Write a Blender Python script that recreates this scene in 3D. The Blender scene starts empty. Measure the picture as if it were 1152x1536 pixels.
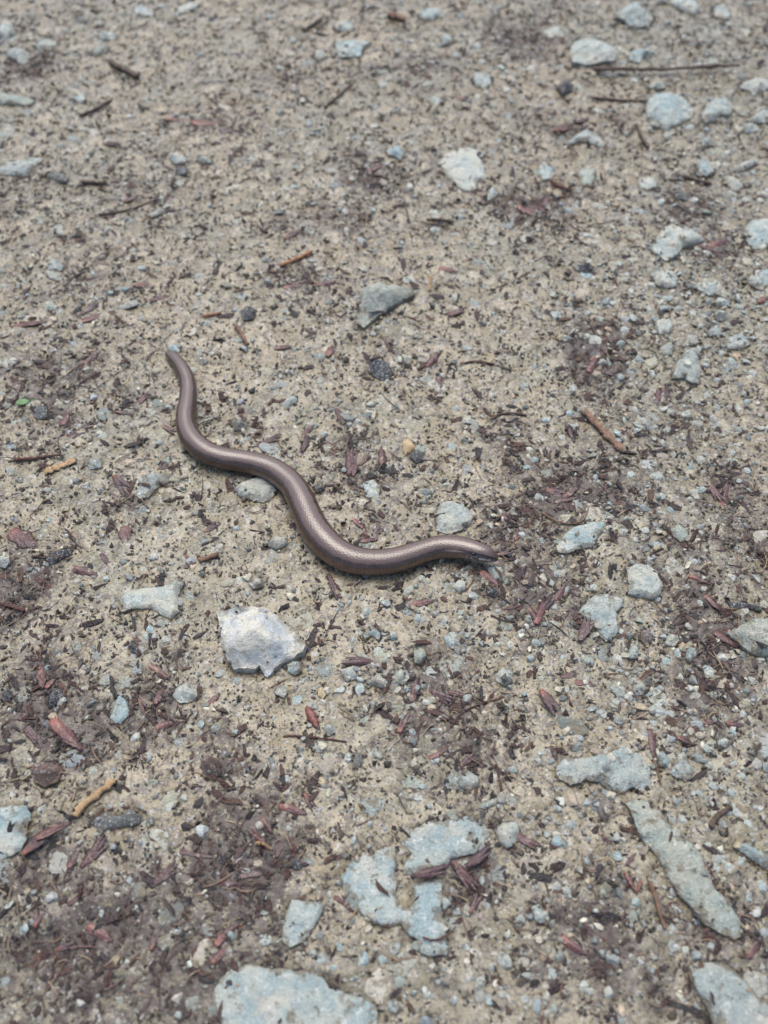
import bpy, math, random
import numpy as np
from mathutils import Vector, noise as mnoise
from mathutils.geometry import delaunay_2d_cdt

rng = np.random.default_rng(11)
random.seed(5)
scene = bpy.context.scene

# ------------------------------------------------------------------ camera, sky, sun, exposure
CAM_H = 0.33
PITCH = math.radians(56.0)
VFOV = math.radians(58.0)
cam_data = bpy.data.cameras.new("camera")
cam = bpy.data.objects.new("camera", cam_data)
scene.collection.objects.link(cam)
cam.location = (0, 0, CAM_H)
cam.rotation_euler = (math.pi / 2 - PITCH, 0, 0)
cam_data.sensor_fit = 'VERTICAL'
cam_data.sensor_height = 36
cam_data.lens = 18 / math.tan(VFOV / 2)
cam_data.clip_start = 0.01
cam_data.clip_end = 500
cam_data.dof.use_dof = True
cam_data.dof.focus_distance = 0.372
cam_data.dof.aperture_fstop = 8.2
scene.camera = cam

SUN_EL, SUN_AZ = math.radians(68), math.radians(-12)     # azimuth from +y (away from the camera)
world = bpy.data.worlds.new("World")
scene.world = world
world.use_nodes = True
wn = world.node_tree
sky = wn.nodes.new('ShaderNodeTexSky')
sky.sky_type = 'NISHITA'
sky.sun_disc = False
sky.sun_elevation = SUN_EL
sky.sun_rotation = SUN_AZ
sky.air_density = 0.9
sky.dust_density = 4.2
sky.ozone_density = 1.0
wn.links.new(sky.outputs[0], wn.nodes['Background'].inputs[0])
wn.nodes['Background'].inputs[1].default_value = 0.15
sun_data = bpy.data.lights.new("overcast_sun", 'SUN')
sun_data.energy = 1.25
sun_data.angle = math.radians(48)
sun_data.color = (0.99, 1.0, 0.93)
sun = bpy.data.objects.new("overcast_sun", sun_data)
scene.collection.objects.link(sun)
sun.location = (0, 1, 2)
sd = Vector((math.sin(SUN_AZ) * math.cos(SUN_EL), math.cos(SUN_AZ) * math.cos(SUN_EL), math.sin(SUN_EL)))
sun.rotation_euler = sd.to_track_quat('Z', 'Y').to_euler()
scene.view_settings.view_transform = 'Standard'
scene.view_settings.look = 'None'
scene.view_settings.gamma = 1.0
scene.view_settings.exposure = 0.62

# ------------------------------------------------------------------ photo pixel (1152 x 1536) -> point on the ground
FPX = 768 / math.tan(VFOV / 2)
cP, sP = math.cos(PITCH), math.sin(PITCH)
def gp(x, y, z=0.0):
    u, v = (x - 576) / FPX, (768 - y) / FPX
    dx, dy, dz = u, cP + v * sP, -sP + v * cP
    t = (z - CAM_H) / dz
    return dx * t, dy * t, t          # t is the depth along the optical axis
def mpp(x, y):                        # metres per photo pixel, across the view
    return gp(x, y)[2] / FPX
def fore(x, y):                       # ground metres per photo pixel, along the view
    a, b = gp(x, y - 1), gp(x, y + 1)
    return abs(a[1] - b[1]) / 2

# ------------------------------------------------------------------ numpy gradient noise
_perm = rng.permutation(512)
_g = rng.normal(size=(512, 2)); _g /= np.linalg.norm(_g, axis=1)[:, None]
def perlin(x, y, freq, seed=0):
    x = np.asarray(x) * freq + seed * 17.31; y = np.asarray(y) * freq - seed * 9.73
    xi = np.floor(x).astype(int); yi = np.floor(y).astype(int)
    xf = x - xi; yf = y - yi
    def grad(ix, iy, dx, dy):
        g = _g[_perm[(_perm[ix & 511] + iy) & 511]]
        return g[..., 0] * dx + g[..., 1] * dy
    u = xf ** 3 * (xf * (xf * 6 - 15) + 10); v = yf ** 3 * (yf * (yf * 6 - 15) + 10)
    n00 = grad(xi, yi, xf, yf); n10 = grad(xi + 1, yi, xf - 1, yf)
    n01 = grad(xi, yi + 1, xf, yf - 1); n11 = grad(xi + 1, yi + 1, xf - 1, yf - 1)
    return (n00 * (1 - u) + n10 * u) * (1 - v) + (n01 * (1 - u) + n11 * u) * v

# dark leaf-mould patches: photo x, y, half width, half height, weight
MOULD = [(150,1410,200,120,.8),(60,1290,90,60,.7),(370,1290,75,110,1.0),(330,1420,120,70,.5),(50,1040,70,90,.8),(110,1100,80,60,.8),
 (235,1060,60,80,.8),(30,890,45,70,.8),(75,600,60,60,.6),(60,560,60,40,.6),(200,590,60,40,.5),(1045,930,50,110,1.0),(1085,1020,60,60,.9),
 (1030,1040,55,70,.8),(870,740,90,55,.9),(790,710,60,40,.5),(760,805,80,50,.9),(805,890,70,60,.8),(1085,730,55,45,.7),(900,530,55,75,.8),
 (800,312,55,32,.8),(465,430,60,40,.5),(575,265,80,28,.6),(790,58,60,28,.7),(885,1400,70,80,.7),(720,1310,70,60,.6),(1010,1500,70,60,.5),
 (655,1060,80,70,.8),(560,795,60,35,.5),(545,695,60,35,.6),(700,1130,70,40,.6),(30,300,60,50,.3),(200,290,80,40,.4),(440,110,60,20,.4),
 (1040,310,60,40,.5),(1070,375,60,30,.7),(1080,1400,70,50,.6),(130,420,70,50,.4),(45,100,50,30,.6),(780,650,60,50,.4),(960,640,70,60,.4),
 (420,1220,60,40,.7),(330,1130,60,40,.5),(850,190,60,25,.5),(310,190,60,25,.5),(180,740,60,30,.5),(320,640,60,30,.3),(120,560,90,50,.5),
 (590,530,60,40,.4),(1130,800,60,60,.6),(250,1480,140,70,.6),(820,1480,90,60,.3),(620,100,70,22,.4),(500,330,90,26,.5)]
GRAVEL = [(1050,450,160,140,1.0),(1060,620,140,90,.7),(1100,250,120,90,.8),(1050,60,160,60,.8),(980,1040,190,110,.9),(1080,1240,120,140,1.0),
 (600,1020,130,70,.6),(900,1200,140,90,.7),(830,1400,150,120,.6),(620,1440,170,90,.7),(470,1040,70,60,.6),(1130,1080,80,100,.9),(960,780,90,60,.6),
 (430,1430,80,70,.5),(690,880,80,50,.4),(560,1170,110,50,.5),(900,420,110,70,.6),(1130,1450,80,80,.5),(60,50,100,60,.4)]
def blobs(data):
    out = []
    for x, y, rx, ry, w in data:
        X, Y, _ = gp(x, y)
        out.append((X, Y, rx * mpp(x, y), ry * fore(x, y), w))
    return out
VIGNETTE = [(620,1480,220,90,.9),(120,1430,260,150,1.0),(1060,1450,200,140,.8),(720,1420,90,60,.6),(1110,900,70,140,.5),(20,900,60,120,.4),(300,1240,120,70,.4),(880,720,100,70,.3),(1100,60,120,60,.4)]  # lens vignetting painted as darker olive silt at the bottom and edges
MB, GB, VB = blobs(MOULD), blobs(GRAVEL), blobs(VIGNETTE)
def field(B, X, Y, base, seed):
    f = np.full(np.shape(X), base, float)
    wx = X + perlin(X, Y, 60, seed) * .016; wy = Y + perlin(X, Y, 60, seed + 1) * .016
    for x, y, rx, ry, w in B:
        d = ((wx - x) / rx) ** 2 + ((wy - y) / ry) ** 2
        f = np.maximum(f, w * np.exp(-d * .8))
    return f
def mould_at(X, Y):
    f = field(MB, X, Y, 0.0, 3)
    n = perlin(X, Y, 45, 7) * .5 + perlin(X, Y, 120, 8) * .45
    return np.clip(f + n * (.35 + .4 * f) + .02, 0, 1)
def gravel_at(X, Y):
    f = field(GB, X, Y, .12, 5)
    return np.clip(f + perlin(X, Y, 50, 9) * .35, 0, 1)

WORM = [(249,527,9),(258.6,534.8,17),(271,549,21),(280,567,23),(282.5,586,25),(281.3,603,27),(278.5,621,29),(279,638,30.5),(285.5,654.5,32.5),
 (297.5,668.5,33.5),(314,680,33.5),(337,687,33.5),(364,691,34),(391,697,35.5),(413,706,36.5),(437,725,39),(451,748,42),(460,769,43.5),(470,790,45),
 (486,811,46),(507,829,44.5),(532,840,42),(562,843,39.5),(591,840,38),(620,831.5,36),(641,824.5,35),(661.5,820,35),(682.5,820,34.5),(700.5,822.5,32),
 (717,826.5,29),(731,830.5,25),(741,834,20),(748,836,15)]
WXY = np.array([gp(x, y, .5 * w * mpp(x, y))[:2] for x, y, w in WORM])
def worm_dist(X, Y):
    d = np.full(np.shape(X), 9.0)
    for a, b in zip(WXY[:-1], WXY[1:]):
        e = b - a; L = (e ** 2).sum()
        t = np.clip(((X - a[0]) * e[0] + (Y - a[1]) * e[1]) / L, 0, 1)
        d = np.minimum(d, np.hypot(X - a[0] - t * e[0], Y - a[1] - t * e[1]))
    return d
def gh_base(X, Y):
    z = perlin(X, Y, 11, 1) * .003 + perlin(X, Y, 38, 2) * .0016
    return z * (1 - .8 * np.exp(-(worm_dist(X, Y) / .012) ** 2))
def gh(X, Y):
    return gh_base(np.asarray(X, float), np.asarray(Y, float))
def gz(x, y):
    return float(gh(np.array([x]), np.array([y]))[0])

# ------------------------------------------------------------------ node helpers
class NT:
    def __init__(s, name):
        s.m = bpy.data.materials.new(name); s.m.use_nodes = True
        s.t = s.m.node_tree; s.b = s.t.nodes['Principled BSDF']
    def n(s, typ, **kw):
        nd = s.t.nodes.new(typ)
        for k, v in kw.items(): setattr(nd, k, v)
        return nd
    def set(s, sock, v):
        if hasattr(v, 'is_output'): s.t.links.new(v, sock)
        else: sock.default_value = v
    def pos(s):
        return s.n('ShaderNodeNewGeometry').outputs['Position']
    def noise(s, vec, scale, detail=3, rough=.55, dist=0):
        nd = s.n('ShaderNodeTexNoise'); s.set(nd.inputs['Vector'], vec)
        nd.inputs['Scale'].default_value = scale; nd.inputs['Detail'].default_value = detail
        nd.inputs['Roughness'].default_value = rough; nd.inputs['Distortion'].default_value = dist
        return nd.outputs[0]
    def voro(s, vec, scale, out='Distance', feature='F1'):
        nd = s.n('ShaderNodeTexVoronoi', feature=feature); s.set(nd.inputs['Vector'], vec)
        nd.inputs['Scale'].default_value = scale
        return nd.outputs[out]
    def ramp(s, f, lo, hi, a=0.0, b=1.0):
        nd = s.n('ShaderNodeMapRange', interpolation_type='SMOOTHSTEP'); s.set(nd.inputs[0], f)
        nd.inputs[1].default_value = lo; nd.inputs[2].default_value = hi
        nd.inputs[3].default_value = a; nd.inputs[4].default_value = b
        return nd.outputs[0]
    def math(s, op, a, b=0.0):
        nd = s.n('ShaderNodeMath', operation=op); s.set(nd.inputs[0], a); s.set(nd.inputs[1], b)
        return nd.outputs[0]
    def mix(s, f, a, b, blend='MIX'):
        nd = s.n('ShaderNodeMix', data_type='RGBA', blend_type=blend)
        s.set(nd.inputs[0], f)
        for sock, v in ((nd.inputs[6], a), (nd.inputs[7], b)):
            s.set(sock, v if hasattr(v, 'is_output') or len(v) == 4 else (*v, 1))
        return nd.outputs[2]
    def attr(s, name, out='Fac'):
        nd = s.n('ShaderNodeAttribute', attribute_name=name); return nd.outputs[out]
    def bump(s, h, dist, strength=1.0, normal=None):
        nd = s.n('ShaderNodeBump'); nd.inputs['Distance'].default_value = dist; nd.inputs['Strength'].default_value = strength
        s.set(nd.inputs['Height'], h)
        if normal is not None: s.t.links.new(normal, nd.inputs['Normal'])
        return nd.outputs[0]
    def out(s, color, rough, normal=None, **kw):
        s.set(s.b.inputs['Base Color'], color if hasattr(color, 'is_output') else (*color, 1))
        s.set(s.b.inputs['Roughness'], rough)
        if normal is not None: s.t.links.new(normal, s.b.inputs['Normal'])
        for k, v in kw.items(): s.set(s.b.inputs[k.replace('_', ' ')], v)
        return s.m
    def objrand(s):
        return s.n('ShaderNodeObjectInfo').outputs['Random']

def mat_ground():
    k = NT('wet_silt')
    p = k.pos(); mould = k.attr('mould'); grav = k.attr('gravel')
    big = k.noise(p, 14, 3); mid = k.noise(p, 90, 4); clus = k.noise(p, 190, 4, .6)
    silt = k.mix(k.ramp(big, .35, .65), (.232, .188, .110), (.178, .170, .107))
    silt = k.mix(k.ramp(mid, .42, .68), silt, (.268, .220, .134))
    silt = k.mix(k.math('MULTIPLY', grav, .55), silt, (.196, .184, .125))
    olive = k.noise(p, 33, 4)
    silt = k.mix(k.ramp(olive, .52, .72, 0, .5), silt, (.185, .176, .122))
    silt = k.mix(k.math('MULTIPLY', k.attr('vignette'), .8), silt, (.135, .125, .082))  # edge and corner falloff painted into the silt colour
    # wet grains of soil in the silt
    sp1 = k.noise(p, 820, 2, .6)
    thr = k.math('SUBTRACT', k.math('ADD', sp1, k.math('MULTIPLY', k.math('SUBTRACT', clus, .5), .62)), k.math('MULTIPLY', k.math('SUBTRACT', .22, mould), .16))
    f1 = k.ramp(thr, .495, .545)
    dark = k.mix(k.ramp(k.noise(p, 500, 1), .35, .65), (.04, .034, .030), (.14, .115, .09))
    col = k.mix(k.math('MULTIPLY', f1, .92), silt, dark)
    sp2 = k.noise(p, 1700, 2, .6)
    col = k.mix(k.ramp(sp2, .57, .63, 0, .5), col, (.085, .07, .058))
    col = k.mix(k.ramp(k.noise(p, 470, 2), .60, .66, 0, .6), col, (.34, .36, .345))
    md = k.mix(k.noise(p, 240, 4), (.028, .020, .019), (.075, .053, .046))
    col = k.mix(k.ramp(k.math('ADD', mould, k.math('MULTIPLY', k.math('SUBTRACT', k.noise(p, 300, 6, .75), .5), 3.2)), .45, .72, 0, .9), col, md)
    hgt = k.math('ADD', k.math('MULTIPLY', k.noise(p, 420, 5, .65), 1.0), k.math('MULTIPLY', f1, .18))
    nrm = k.bump(hgt, .0008, .9)
    rough = k.ramp(k.noise(p, 130, 3), .35, .65, .32, .55)
    k.b.inputs['Coat IOR'].default_value = 1.36
    return k.out(col, rough, nrm, Specular_IOR_Level=.5, Coat_Weight=k.math('MULTIPLY', k.ramp(k.noise(p, 60, 3), .35, .6, .3, 1.0), k.ramp(mould, .2, .7, 1, .25)), Coat_Roughness=.3)

def mat_stone(name, a, b, white=.5, mud=.75, wet=.4, cream=(.60, .57, .48)):
    k = NT(name)
    p0 = k.pos()
    off = k.n('ShaderNodeVectorMath', operation='ADD'); k.set(off.inputs[0], p0)
    ri = k.objrand(); cmb = k.n('ShaderNodeCombineXYZ'); k.set(cmb.inputs[0], ri); k.set(cmb.inputs[1], k.math('MULTIPLY', ri, 3.7)); k.set(off.inputs[1], cmb.outputs[0])
    p = off.outputs[0]
    col = k.mix(k.ramp(k.noise(p, 110, 4, .6), .40, .60), a, b)
    col = k.mix(k.ramp(ri, .2, 1, 0, .5), col, (.33, .335, .295))
    col = k.mix(k.ramp(k.noise(p, 75, 5, .62, .6), .53, .66, 0, white), col, cream)
    col = k.mix(k.ramp(k.noise(p, 330, 4, .7), .56, .68, 0, white), col, (.70, .72, .69))
    col = k.mix(k.ramp(k.noise(p, 1100, 2), .55, .64, 0, .5), col, (.60, .65, .65))
    col = k.mix(k.ramp(k.noise(p, 640, 4, .72), .57, .68, 0, .45), col, (.13, .15, .15))
    col = k.mix(k.ramp(k.noise(p, 210, 5, .7), .56, .70, 0, .5), col, (.24, .26, .24))
    sep = k.n('ShaderNodeSeparateXYZ'); k.set(sep.inputs[0], p0)
    low = k.math('MAXIMUM', k.math('MULTIPLY', k.ramp(sep.outputs[2], -.0008, .0016, 1, 0), .6), k.attr('rim'))
    mudf = k.ramp(k.math('ADD', k.math('MULTIPLY', low, .13), k.noise(p, 190, 6, .72)), .565, .64, 0, mud)
    mudc = k.mix(k.ramp(k.noise(p, 900, 2), .5, .6), (.235, .195, .13), (.10, .085, .065))
    col = k.mix(mudf, col, mudc)
    h = k.math('ADD', k.math('MULTIPLY', k.noise(p, 300, 6, .75), 1.0), k.math('MULTIPLY', k.noise(p, 1300, 3, .6), .35))
    nrm = k.bump(h, .0028, .9)
    return k.out(col, k.ramp(k.noise(p, 200, 2), .3, .7, wet - .06, wet + .25), nrm, Specular_IOR_Level=.5)

M = {}
M['ground'] = mat_ground()
M['blue'] = mat_stone('blue_grey_stone', (.335, .445, .45), (.49, .54, .49), .8)
M['pale'] = mat_stone('pale_grey_stone', (.45, .52, .49), (.57, .58, .485), .8, .5)
M['green'] = mat_stone('green_grey_stone', (.33, .40, .355), (.42, .445, .365), .55)
M['white'] = mat_stone('whitish_stone', (.78, .76, .66), (.64, .69, .70), .85, .4)
M['dark'] = mat_stone('dark_slate_chip', (.035, .038, .045), (.075, .075, .085), .03, .10, .26, (.09, .08, .085))
M['ochre'] = mat_stone('ochre_pebble', (.66, .45, .20), (.70, .52, .28), .3, .15)
M['rust'] = mat_stone('rust_pebble', (.20, .115, .095), (.14, .095, .09), .10, .35, .3, (.34, .22, .17))

def mat_attr(name, rough, spec=.5, bump=0, bscale=900, var=.25):
    k = NT(name); p = k.pos()
    c = k.attr('col', 'Color')
    c = k.mix(k.ramp(k.noise(p, bscale, 2), .35, .65, 0, var), c, (.03, .026, .024))
    nrm = k.bump(k.noise(p, bscale, 3), bump) if bump else None
    return k.out(c, rough, nrm, Specular_IOR_Level=spec)
M['crumb'] = mat_attr('dark_soil_crumb', .5, .4)
M['grit'] = mat_attr('fine_grit', .42, .5)
M['flake'] = mat_attr('bark_flake', .42, .30, .0012, 700, .45)
M['fibre'] = mat_attr('plant_fibre', .5, .4)

def mat_husk():
    k = NT('husk_skin'); p = k.pos(); ri = k.objrand()
    c = k.attr('col', 'Color')
    tint = k.mix(ri, (.95, .74, .76), (1.65, 1.15, 1.02))
    c = k.mix(1.0, c, tint, 'MULTIPLY')
    c = k.mix(k.ramp(k.noise(p, 450, 3), .5, .7, 0, .55), c, (.045, .03, .034))
    c = k.mix(k.ramp(k.noise(p, 300, 4), .60, .72, 0, .6), c, (.31, .25, .19))
    return k.out(c, k.ramp(k.noise(p, 220, 2), .3, .7, .2, .5), k.bump(k.noise(p, 800, 3), .0006), Specular_IOR_Level=.55)
M['husk'] = mat_husk()
def mat_wood(name, a, b, dirt=.5, rough=.55):
    k = NT(name); tc = k.n('ShaderNodeTexCoord').outputs['UV']
    mp = k.n('ShaderNodeMapping'); k.set(mp.inputs[0], tc); mp.inputs['Scale'].default_value = (3, 14, 1)
    p = k.pos()
    f = k.noise(mp.outputs[0], 3, 4)
    c = k.mix(k.ramp(f, .35, .65), a, b)
    c = k.mix(k.ramp(k.noise(p, 420, 4), .52, .66, 0, dirt), c, (.07, .055, .045))
    return k.out(c, rough, k.bump(f, .0008), Specular_IOR_Level=.4)
M['tan'] = mat_wood('tan_stick_bark', (.34, .21, .135), (.24, .145, .10), .45)
M['straw'] = mat_wood('straw_stick', (.55, .38, .21), (.44, .29, .16), .35)
M['brown'] = mat_wood('dark_twig_bark', (.10, .075, .06), (.17, .125, .095), .5)
M['red'] = mat_wood('reddish_stem', (.20, .095, .075), (.14, .07, .06), .4)
M['orange'] = mat_wood('orange_wood', (.50, .25, .12), (.36, .17, .09), .3)
M['cut'] = mat_wood('broken_wood_end', (.52, .46, .36), (.40, .33, .25), .3)
k = NT('leaf_green'); p = k.pos()
M['leaf'] = k.out(k.mix(k.noise(p, 400, 3), (.05, .14, .04), (.10, .20, .07)), .4, k.bump(k.noise(p, 600, 2), .0006))

# ------------------------------------------------------------------ object helpers
def link(o, parent=None):
    scene.collection.objects.link(o)
    if parent is not None: o.parent = parent
    return o
def tag(o, label, cat, group=None, kind=None):
    if label: o['label'] = label
    if cat: o['category'] = cat
    if group: o['group'] = group
    if kind: o['kind'] = kind
    return o
def np_mesh(name, V, F, mat, col=None, smooth=False):
    """V (n,3), F (m,3|4) arrays -> mesh"""
    me = bpy.data.meshes.new(name)
    V = np.ascontiguousarray(V, np.float32); F = np.ascontiguousarray(F, np.int32)
    k = F.shape[1]
    me.vertices.add(len(V)); me.vertices.foreach_set('co', V.ravel())
    me.loops.add(F.size); me.loops.foreach_set('vertex_index', F.ravel())
    me.polygons.add(len(F)); me.polygons.foreach_set('loop_start', np.arange(0, F.size, k, dtype=np.int32))
    me.polygons.foreach_set('use_smooth', np.full(len(F), smooth))
    if col is not None:
        a = me.color_attributes.new('col', 'FLOAT_COLOR', 'POINT')
        a.data.foreach_set('color', np.c_[col, np.ones(len(col))].astype(np.float32).ravel())
    me.update(calc_edges=True); me.materials.append(mat)
    return me

# ------------------------------------------------------------------ stones traced on the ground
# label, material, height above ground in mm, outline in photo pixels
S = []
def st(label, mat, h, *pts, name='stone', tilt=(0, 0)): S.append((label, mat, h, pts, name, tilt))
st('large whitish angular rock standing proud below the slow worm', 'white', 14, (322,908),(345,902),(375,900),(395,902),(415,915),(440,938),(458,958),(452,970),(430,980),(412,992),(398,1004),(385,990),(375,996),(350,993),(340,980),(330,960),(328,935), name='rock', tilt=(.05,.10))
st('large blue-grey slab with a deep mud-filled notch on its right side', 'blue', 3.5, (511,1312),(517,1299),(547,1280),(557,1279),(577,1265),(590,1267),(589,1279),(597,1299),(594,1325),(594,1345),(601,1362),(618,1362),(621,1345),(621,1325),(640,1321),(662,1325),(664,1340),(677,1352),(668,1363),(664,1372),(675,1388),(670,1402),(674,1420),(668,1430),(648,1432),(630,1428),(628,1412),(615,1402),(604,1385),(590,1388),(575,1388),(560,1382),(540,1365),(530,1348),(513,1335))
st('broad flat blue-grey stone just above the reddish crossed husks', 'blue', 3, (600,1262),(615,1252),(616,1245),(640,1232),(665,1230),(700,1223),(718,1232),(726,1245),(726,1268),(712,1280),(678,1284),(668,1300),(650,1305),(625,1310),(605,1310),(608,1290),(618,1278),(605,1270))
st('flat blue-grey stone with ragged lower edge at lower right', 'blue', 4.5, (835,1150),(845,1138),(870,1136),(905,1132),(920,1126),(930,1118),(945,1122),(965,1135),(975,1155),(978,1172),(965,1187),(948,1180),(935,1190),(915,1185),(900,1172),(880,1170),(855,1176),(840,1168))
st('long narrow green-grey stone slanting down towards the lower right corner', 'green', 4.5, (937,1205),(950,1200),(968,1202),(985,1215),(1000,1232),(1015,1250),(1035,1262),(1050,1280),(1058,1305),(1070,1330),(1085,1345),(1100,1365),(1115,1390),(1117,1405),(1100,1410),(1075,1398),(1055,1385),(1040,1362),(1020,1345),(1005,1320),(990,1290),(970,1268),(958,1250),(950,1225))
st('widest mottled stone, cut off by the bottom edge left of centre', 'blue', 5, (318,1500),(330,1465),(350,1450),(375,1443),(400,1452),(440,1455),(470,1458),(490,1475),(520,1485),(545,1495),(565,1510),(572,1550),(560,1590),(500,1610),(400,1612),(335,1590))
st('big pale blue-grey stone in the bottom right corner', 'blue', 5, (1040,1455),(1060,1443),(1085,1447),(1105,1455),(1125,1475),(1140,1500),(1165,1515),(1185,1560),(1140,1600),(1085,1580),(1062,1510),(1045,1480))
st('pale stone cut off by the left edge above the orange-tipped husk', 'blue', 3.5, (-40,1225),(-10,1212),(20,1207),(40,1208),(47,1225),(38,1240),(42,1255),(30,1275),(15,1285),(-15,1295),(-40,1270))
st('four-sided grey stone left of the large notched slab', 'blue', 3.5, (422,1410),(425,1385),(437,1348),(450,1350),(470,1352),(488,1356),(480,1375),(468,1395),(455,1413),(432,1420))
st('small pale four-sided stone touching the right end of the crossed husks', 'pale', 4, (743,1240),(755,1232),(775,1230),(780,1245),(772,1265),(760,1271),(750,1262))
st('small round blue-grey stone above the broad flat stone', 'blue', 3, (685,1172),(690,1162),(703,1156),(718,1165),(720,1178),(705,1185),(690,1182))
st('thin sliver of grey stone right of the small round blue-grey stone', 'green', 2, (718,1210),(724,1203),(740,1197),(755,1189),(759,1195),(742,1207),(728,1214))
st('narrow blue-grey stone slanting at the right edge beside the long stone', 'blue', 4, (1100,1265),(1115,1265),(1135,1275),(1170,1290),(1175,1315),(1152,1308),(1135,1295),(1110,1278))
st('small green-grey stone left of the shiny split bud', 'green', 2.5, (896,1333),(908,1322),(918,1330),(915,1345),(902,1348))
st('small blue-grey stone alone in the mud below the brown pointed husk', 'blue', 2.5, (797,1360),(808,1355),(820,1370),(818,1383),(805,1385))
st('wedge-shaped grey stone standing on edge above the middle', 'green', 9, (538,460),(540,425),(555,418),(580,420),(620,423),(622,432),(600,443),(580,455),(560,470),(545,482),(537,478), name='rock', tilt=(-.1,.15))
st('pale flat stone touching the back of the slow worm near its head', 'pale', 3, (653,772),(660,755),(675,750),(695,757),(711,772),(705,785),(690,795),(670,800),(655,795))
st('pale stone half hidden under the middle of the slow worm', 'pale', 4, (352,730),(362,722),(385,714),(415,712),(415,735),(408,744),(395,752),(378,748),(358,742))
st('blue-grey stone left of the slow worm, above the bare mud', 'blue', 4, (203,740),(210,718),(222,708),(240,706),(258,708),(252,720),(232,730),(222,742),(208,745))
st('small pale pebble left of the curve of the slow worm', 'pale', 4, (399,812),(412,803),(430,805),(430,815),(415,823),(402,818))
st('small bluish pebble above the large whitish rock', 'blue', 4, (372,872),(382,862),(393,866),(394,876),(380,881))
st('ragged pale grey stone left of the large whitish rock', 'pale', 3.5, (180,900),(185,888),(205,882),(225,880),(245,878),(262,870),(276,872),(268,885),(265,905),(268,915),(255,927),(240,920),(225,912),(200,910),(185,915))
st('rounded pale pebble below the ragged pale grey stone', 'pale', 4, (257,1040),(265,1027),(280,1021),(296,1028),(298,1042),(285,1050),(268,1052))
st('upright oval pale blue stone at the left, flush in the mud', 'blue', 1.8, (163,1075),(166,1055),(178,1040),(190,1050),(192,1070),(180,1083),(166,1083))
st('small pale stone at the left edge beside the wide purple husk', 'pale', 4, (-8,834),(0,832),(12,832),(14,842),(6,850),(-6,848))
st('bluish leaf-shaped flat stone right of the head of the slow worm', 'blue', 3, (835,818),(845,800),(865,788),(890,783),(910,780),(910,790),(898,805),(890,820),(870,822),(850,829),(836,827))
st('whitish square stone with rust tint at the right', 'pale', 4, (941,850),(955,843),(975,846),(988,855),(996,875),(993,890),(980,896),(960,893),(944,888),(943,868))
st('pale blue lobed stone beside an upright pointed husk', 'blue', 3.5, (868,915),(880,900),(895,890),(912,888),(938,895),(935,905),(925,915),(932,940),(925,950),(910,960),(900,950),(895,935),(880,925))
st('blue-grey rock cut off by the right edge beside dark mould', 'green', 8, (1096,945),(1115,930),(1135,922),(1160,922),(1185,940),(1180,972),(1152,980),(1135,976),(1118,965),(1105,955), name='rock', tilt=(.05,.05))
st('pale pebble touching an orange crumb at the right', 'pale', 4, (999,956),(1005,948),(1018,949),(1021,958),(1012,966),(1001,964))
st('slim blue chip just below the orange crumb', 'blue', 3, (1030,985),(1032,966),(1045,970),(1046,980),(1038,991))
st('small upright grey-blue pebble below the pale blue lobed stone', 'blue', 4, (942,980),(948,963),(960,965),(958,985),(948,986))
st('small flat grey stone in the gravel above the whitish square stone', 'green', 2.5, (1005,792),(1018,785),(1033,793),(1033,808),(1022,812),(1010,803))
st('three-cornered pale pebble above the ragged-edged flat stone', 'pale', 4, (950,1035),(952,1020),(962,1018),(972,1030),(965,1040),(955,1041))
st('three-cornered grey stone right of the ragged-edged flat stone', 'blue', 4, (1005,1160),(1015,1135),(1025,1128),(1040,1155),(1035,1170),(1015,1168))
st('slim grey pebble between the ragged-edged flat stone and the three-cornered stone', 'blue', 4, (985,1130),(995,1126),(1005,1145),(1000,1153),(988,1150))
st('blue-grey stone at the right edge under the dark mould', 'blue', 4, (1128,1130),(1135,1118),(1155,1118),(1168,1135),(1155,1147),(1138,1145))
st('small rounded grey stone near the right edge below the dark mould', 'blue', 3, (1075,1110),(1088,1105),(1098,1113),(1090,1122),(1078,1120))
st('small pale wedge pebble beside dark mould at the right', 'pale', 3.5, (1064,1038),(1072,1032),(1084,1040),(1075,1048),(1066,1045))
st('small pale upright pebble above the dark mould wedge at the right', 'pale', 3.5, (1055,1000),(1065,996),(1073,1005),(1072,1015),(1060,1015))
st('tall blue-grey stone with a straight right side in the right gravel', 'blue', 5, (1012,550),(1020,535),(1028,522),(1040,517),(1050,522),(1053,550),(1050,570),(1040,569),(1028,562),(1010,562))
st('pale stone in the right gravel below the three-sided stone with a rusty tip', 'pale', 4, (978,410),(988,404),(1008,404),(1017,416),(1014,428),(1000,431),(985,426))
st('small flat four-sided grey stone in the right gravel', 'pale', 3, (983,480),(1005,477),(1010,490),(1005,499),(990,500),(983,490))
st('oval pale blue stone in the right gravel', 'blue', 4, (1087,508),(1100,498),(1118,498),(1129,510),(1115,520),(1095,518))
st('small blue-grey stone left of the oval pale blue stone', 'blue', 4, (1060,495),(1072,486),(1087,488),(1083,500),(1066,501))
st('grey stone slanting right in the gravel beside the pale stone', 'pale', 4, (1043,428),(1055,422),(1075,428),(1078,438),(1065,442),(1048,434))
st('flat lilac-grey stone in the right gravel above the small blue-grey stone', 'blue', 3, (1070,452),(1080,444),(1097,446),(1096,457),(1078,458))
st('greenish stone against the top left of the tall straight-sided stone', 'green', 3, (990,520),(1003,512),(1013,518),(1008,530),(995,530))
st('pale blue stone cut off by the right edge beside the slanting grey stone', 'blue', 4, (1120,420),(1130,408),(1155,403),(1165,415),(1152,427),(1135,432))
st('three-sided pale stone with dark husks at its lower right, upper right', 'pale', 7, (982,358),(990,347),(1000,335),(1015,330),(1035,340),(1057,358),(1045,362),(1025,368),(1015,382),(1000,388),(985,378),(978,370), tilt=(0,.08))
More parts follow.
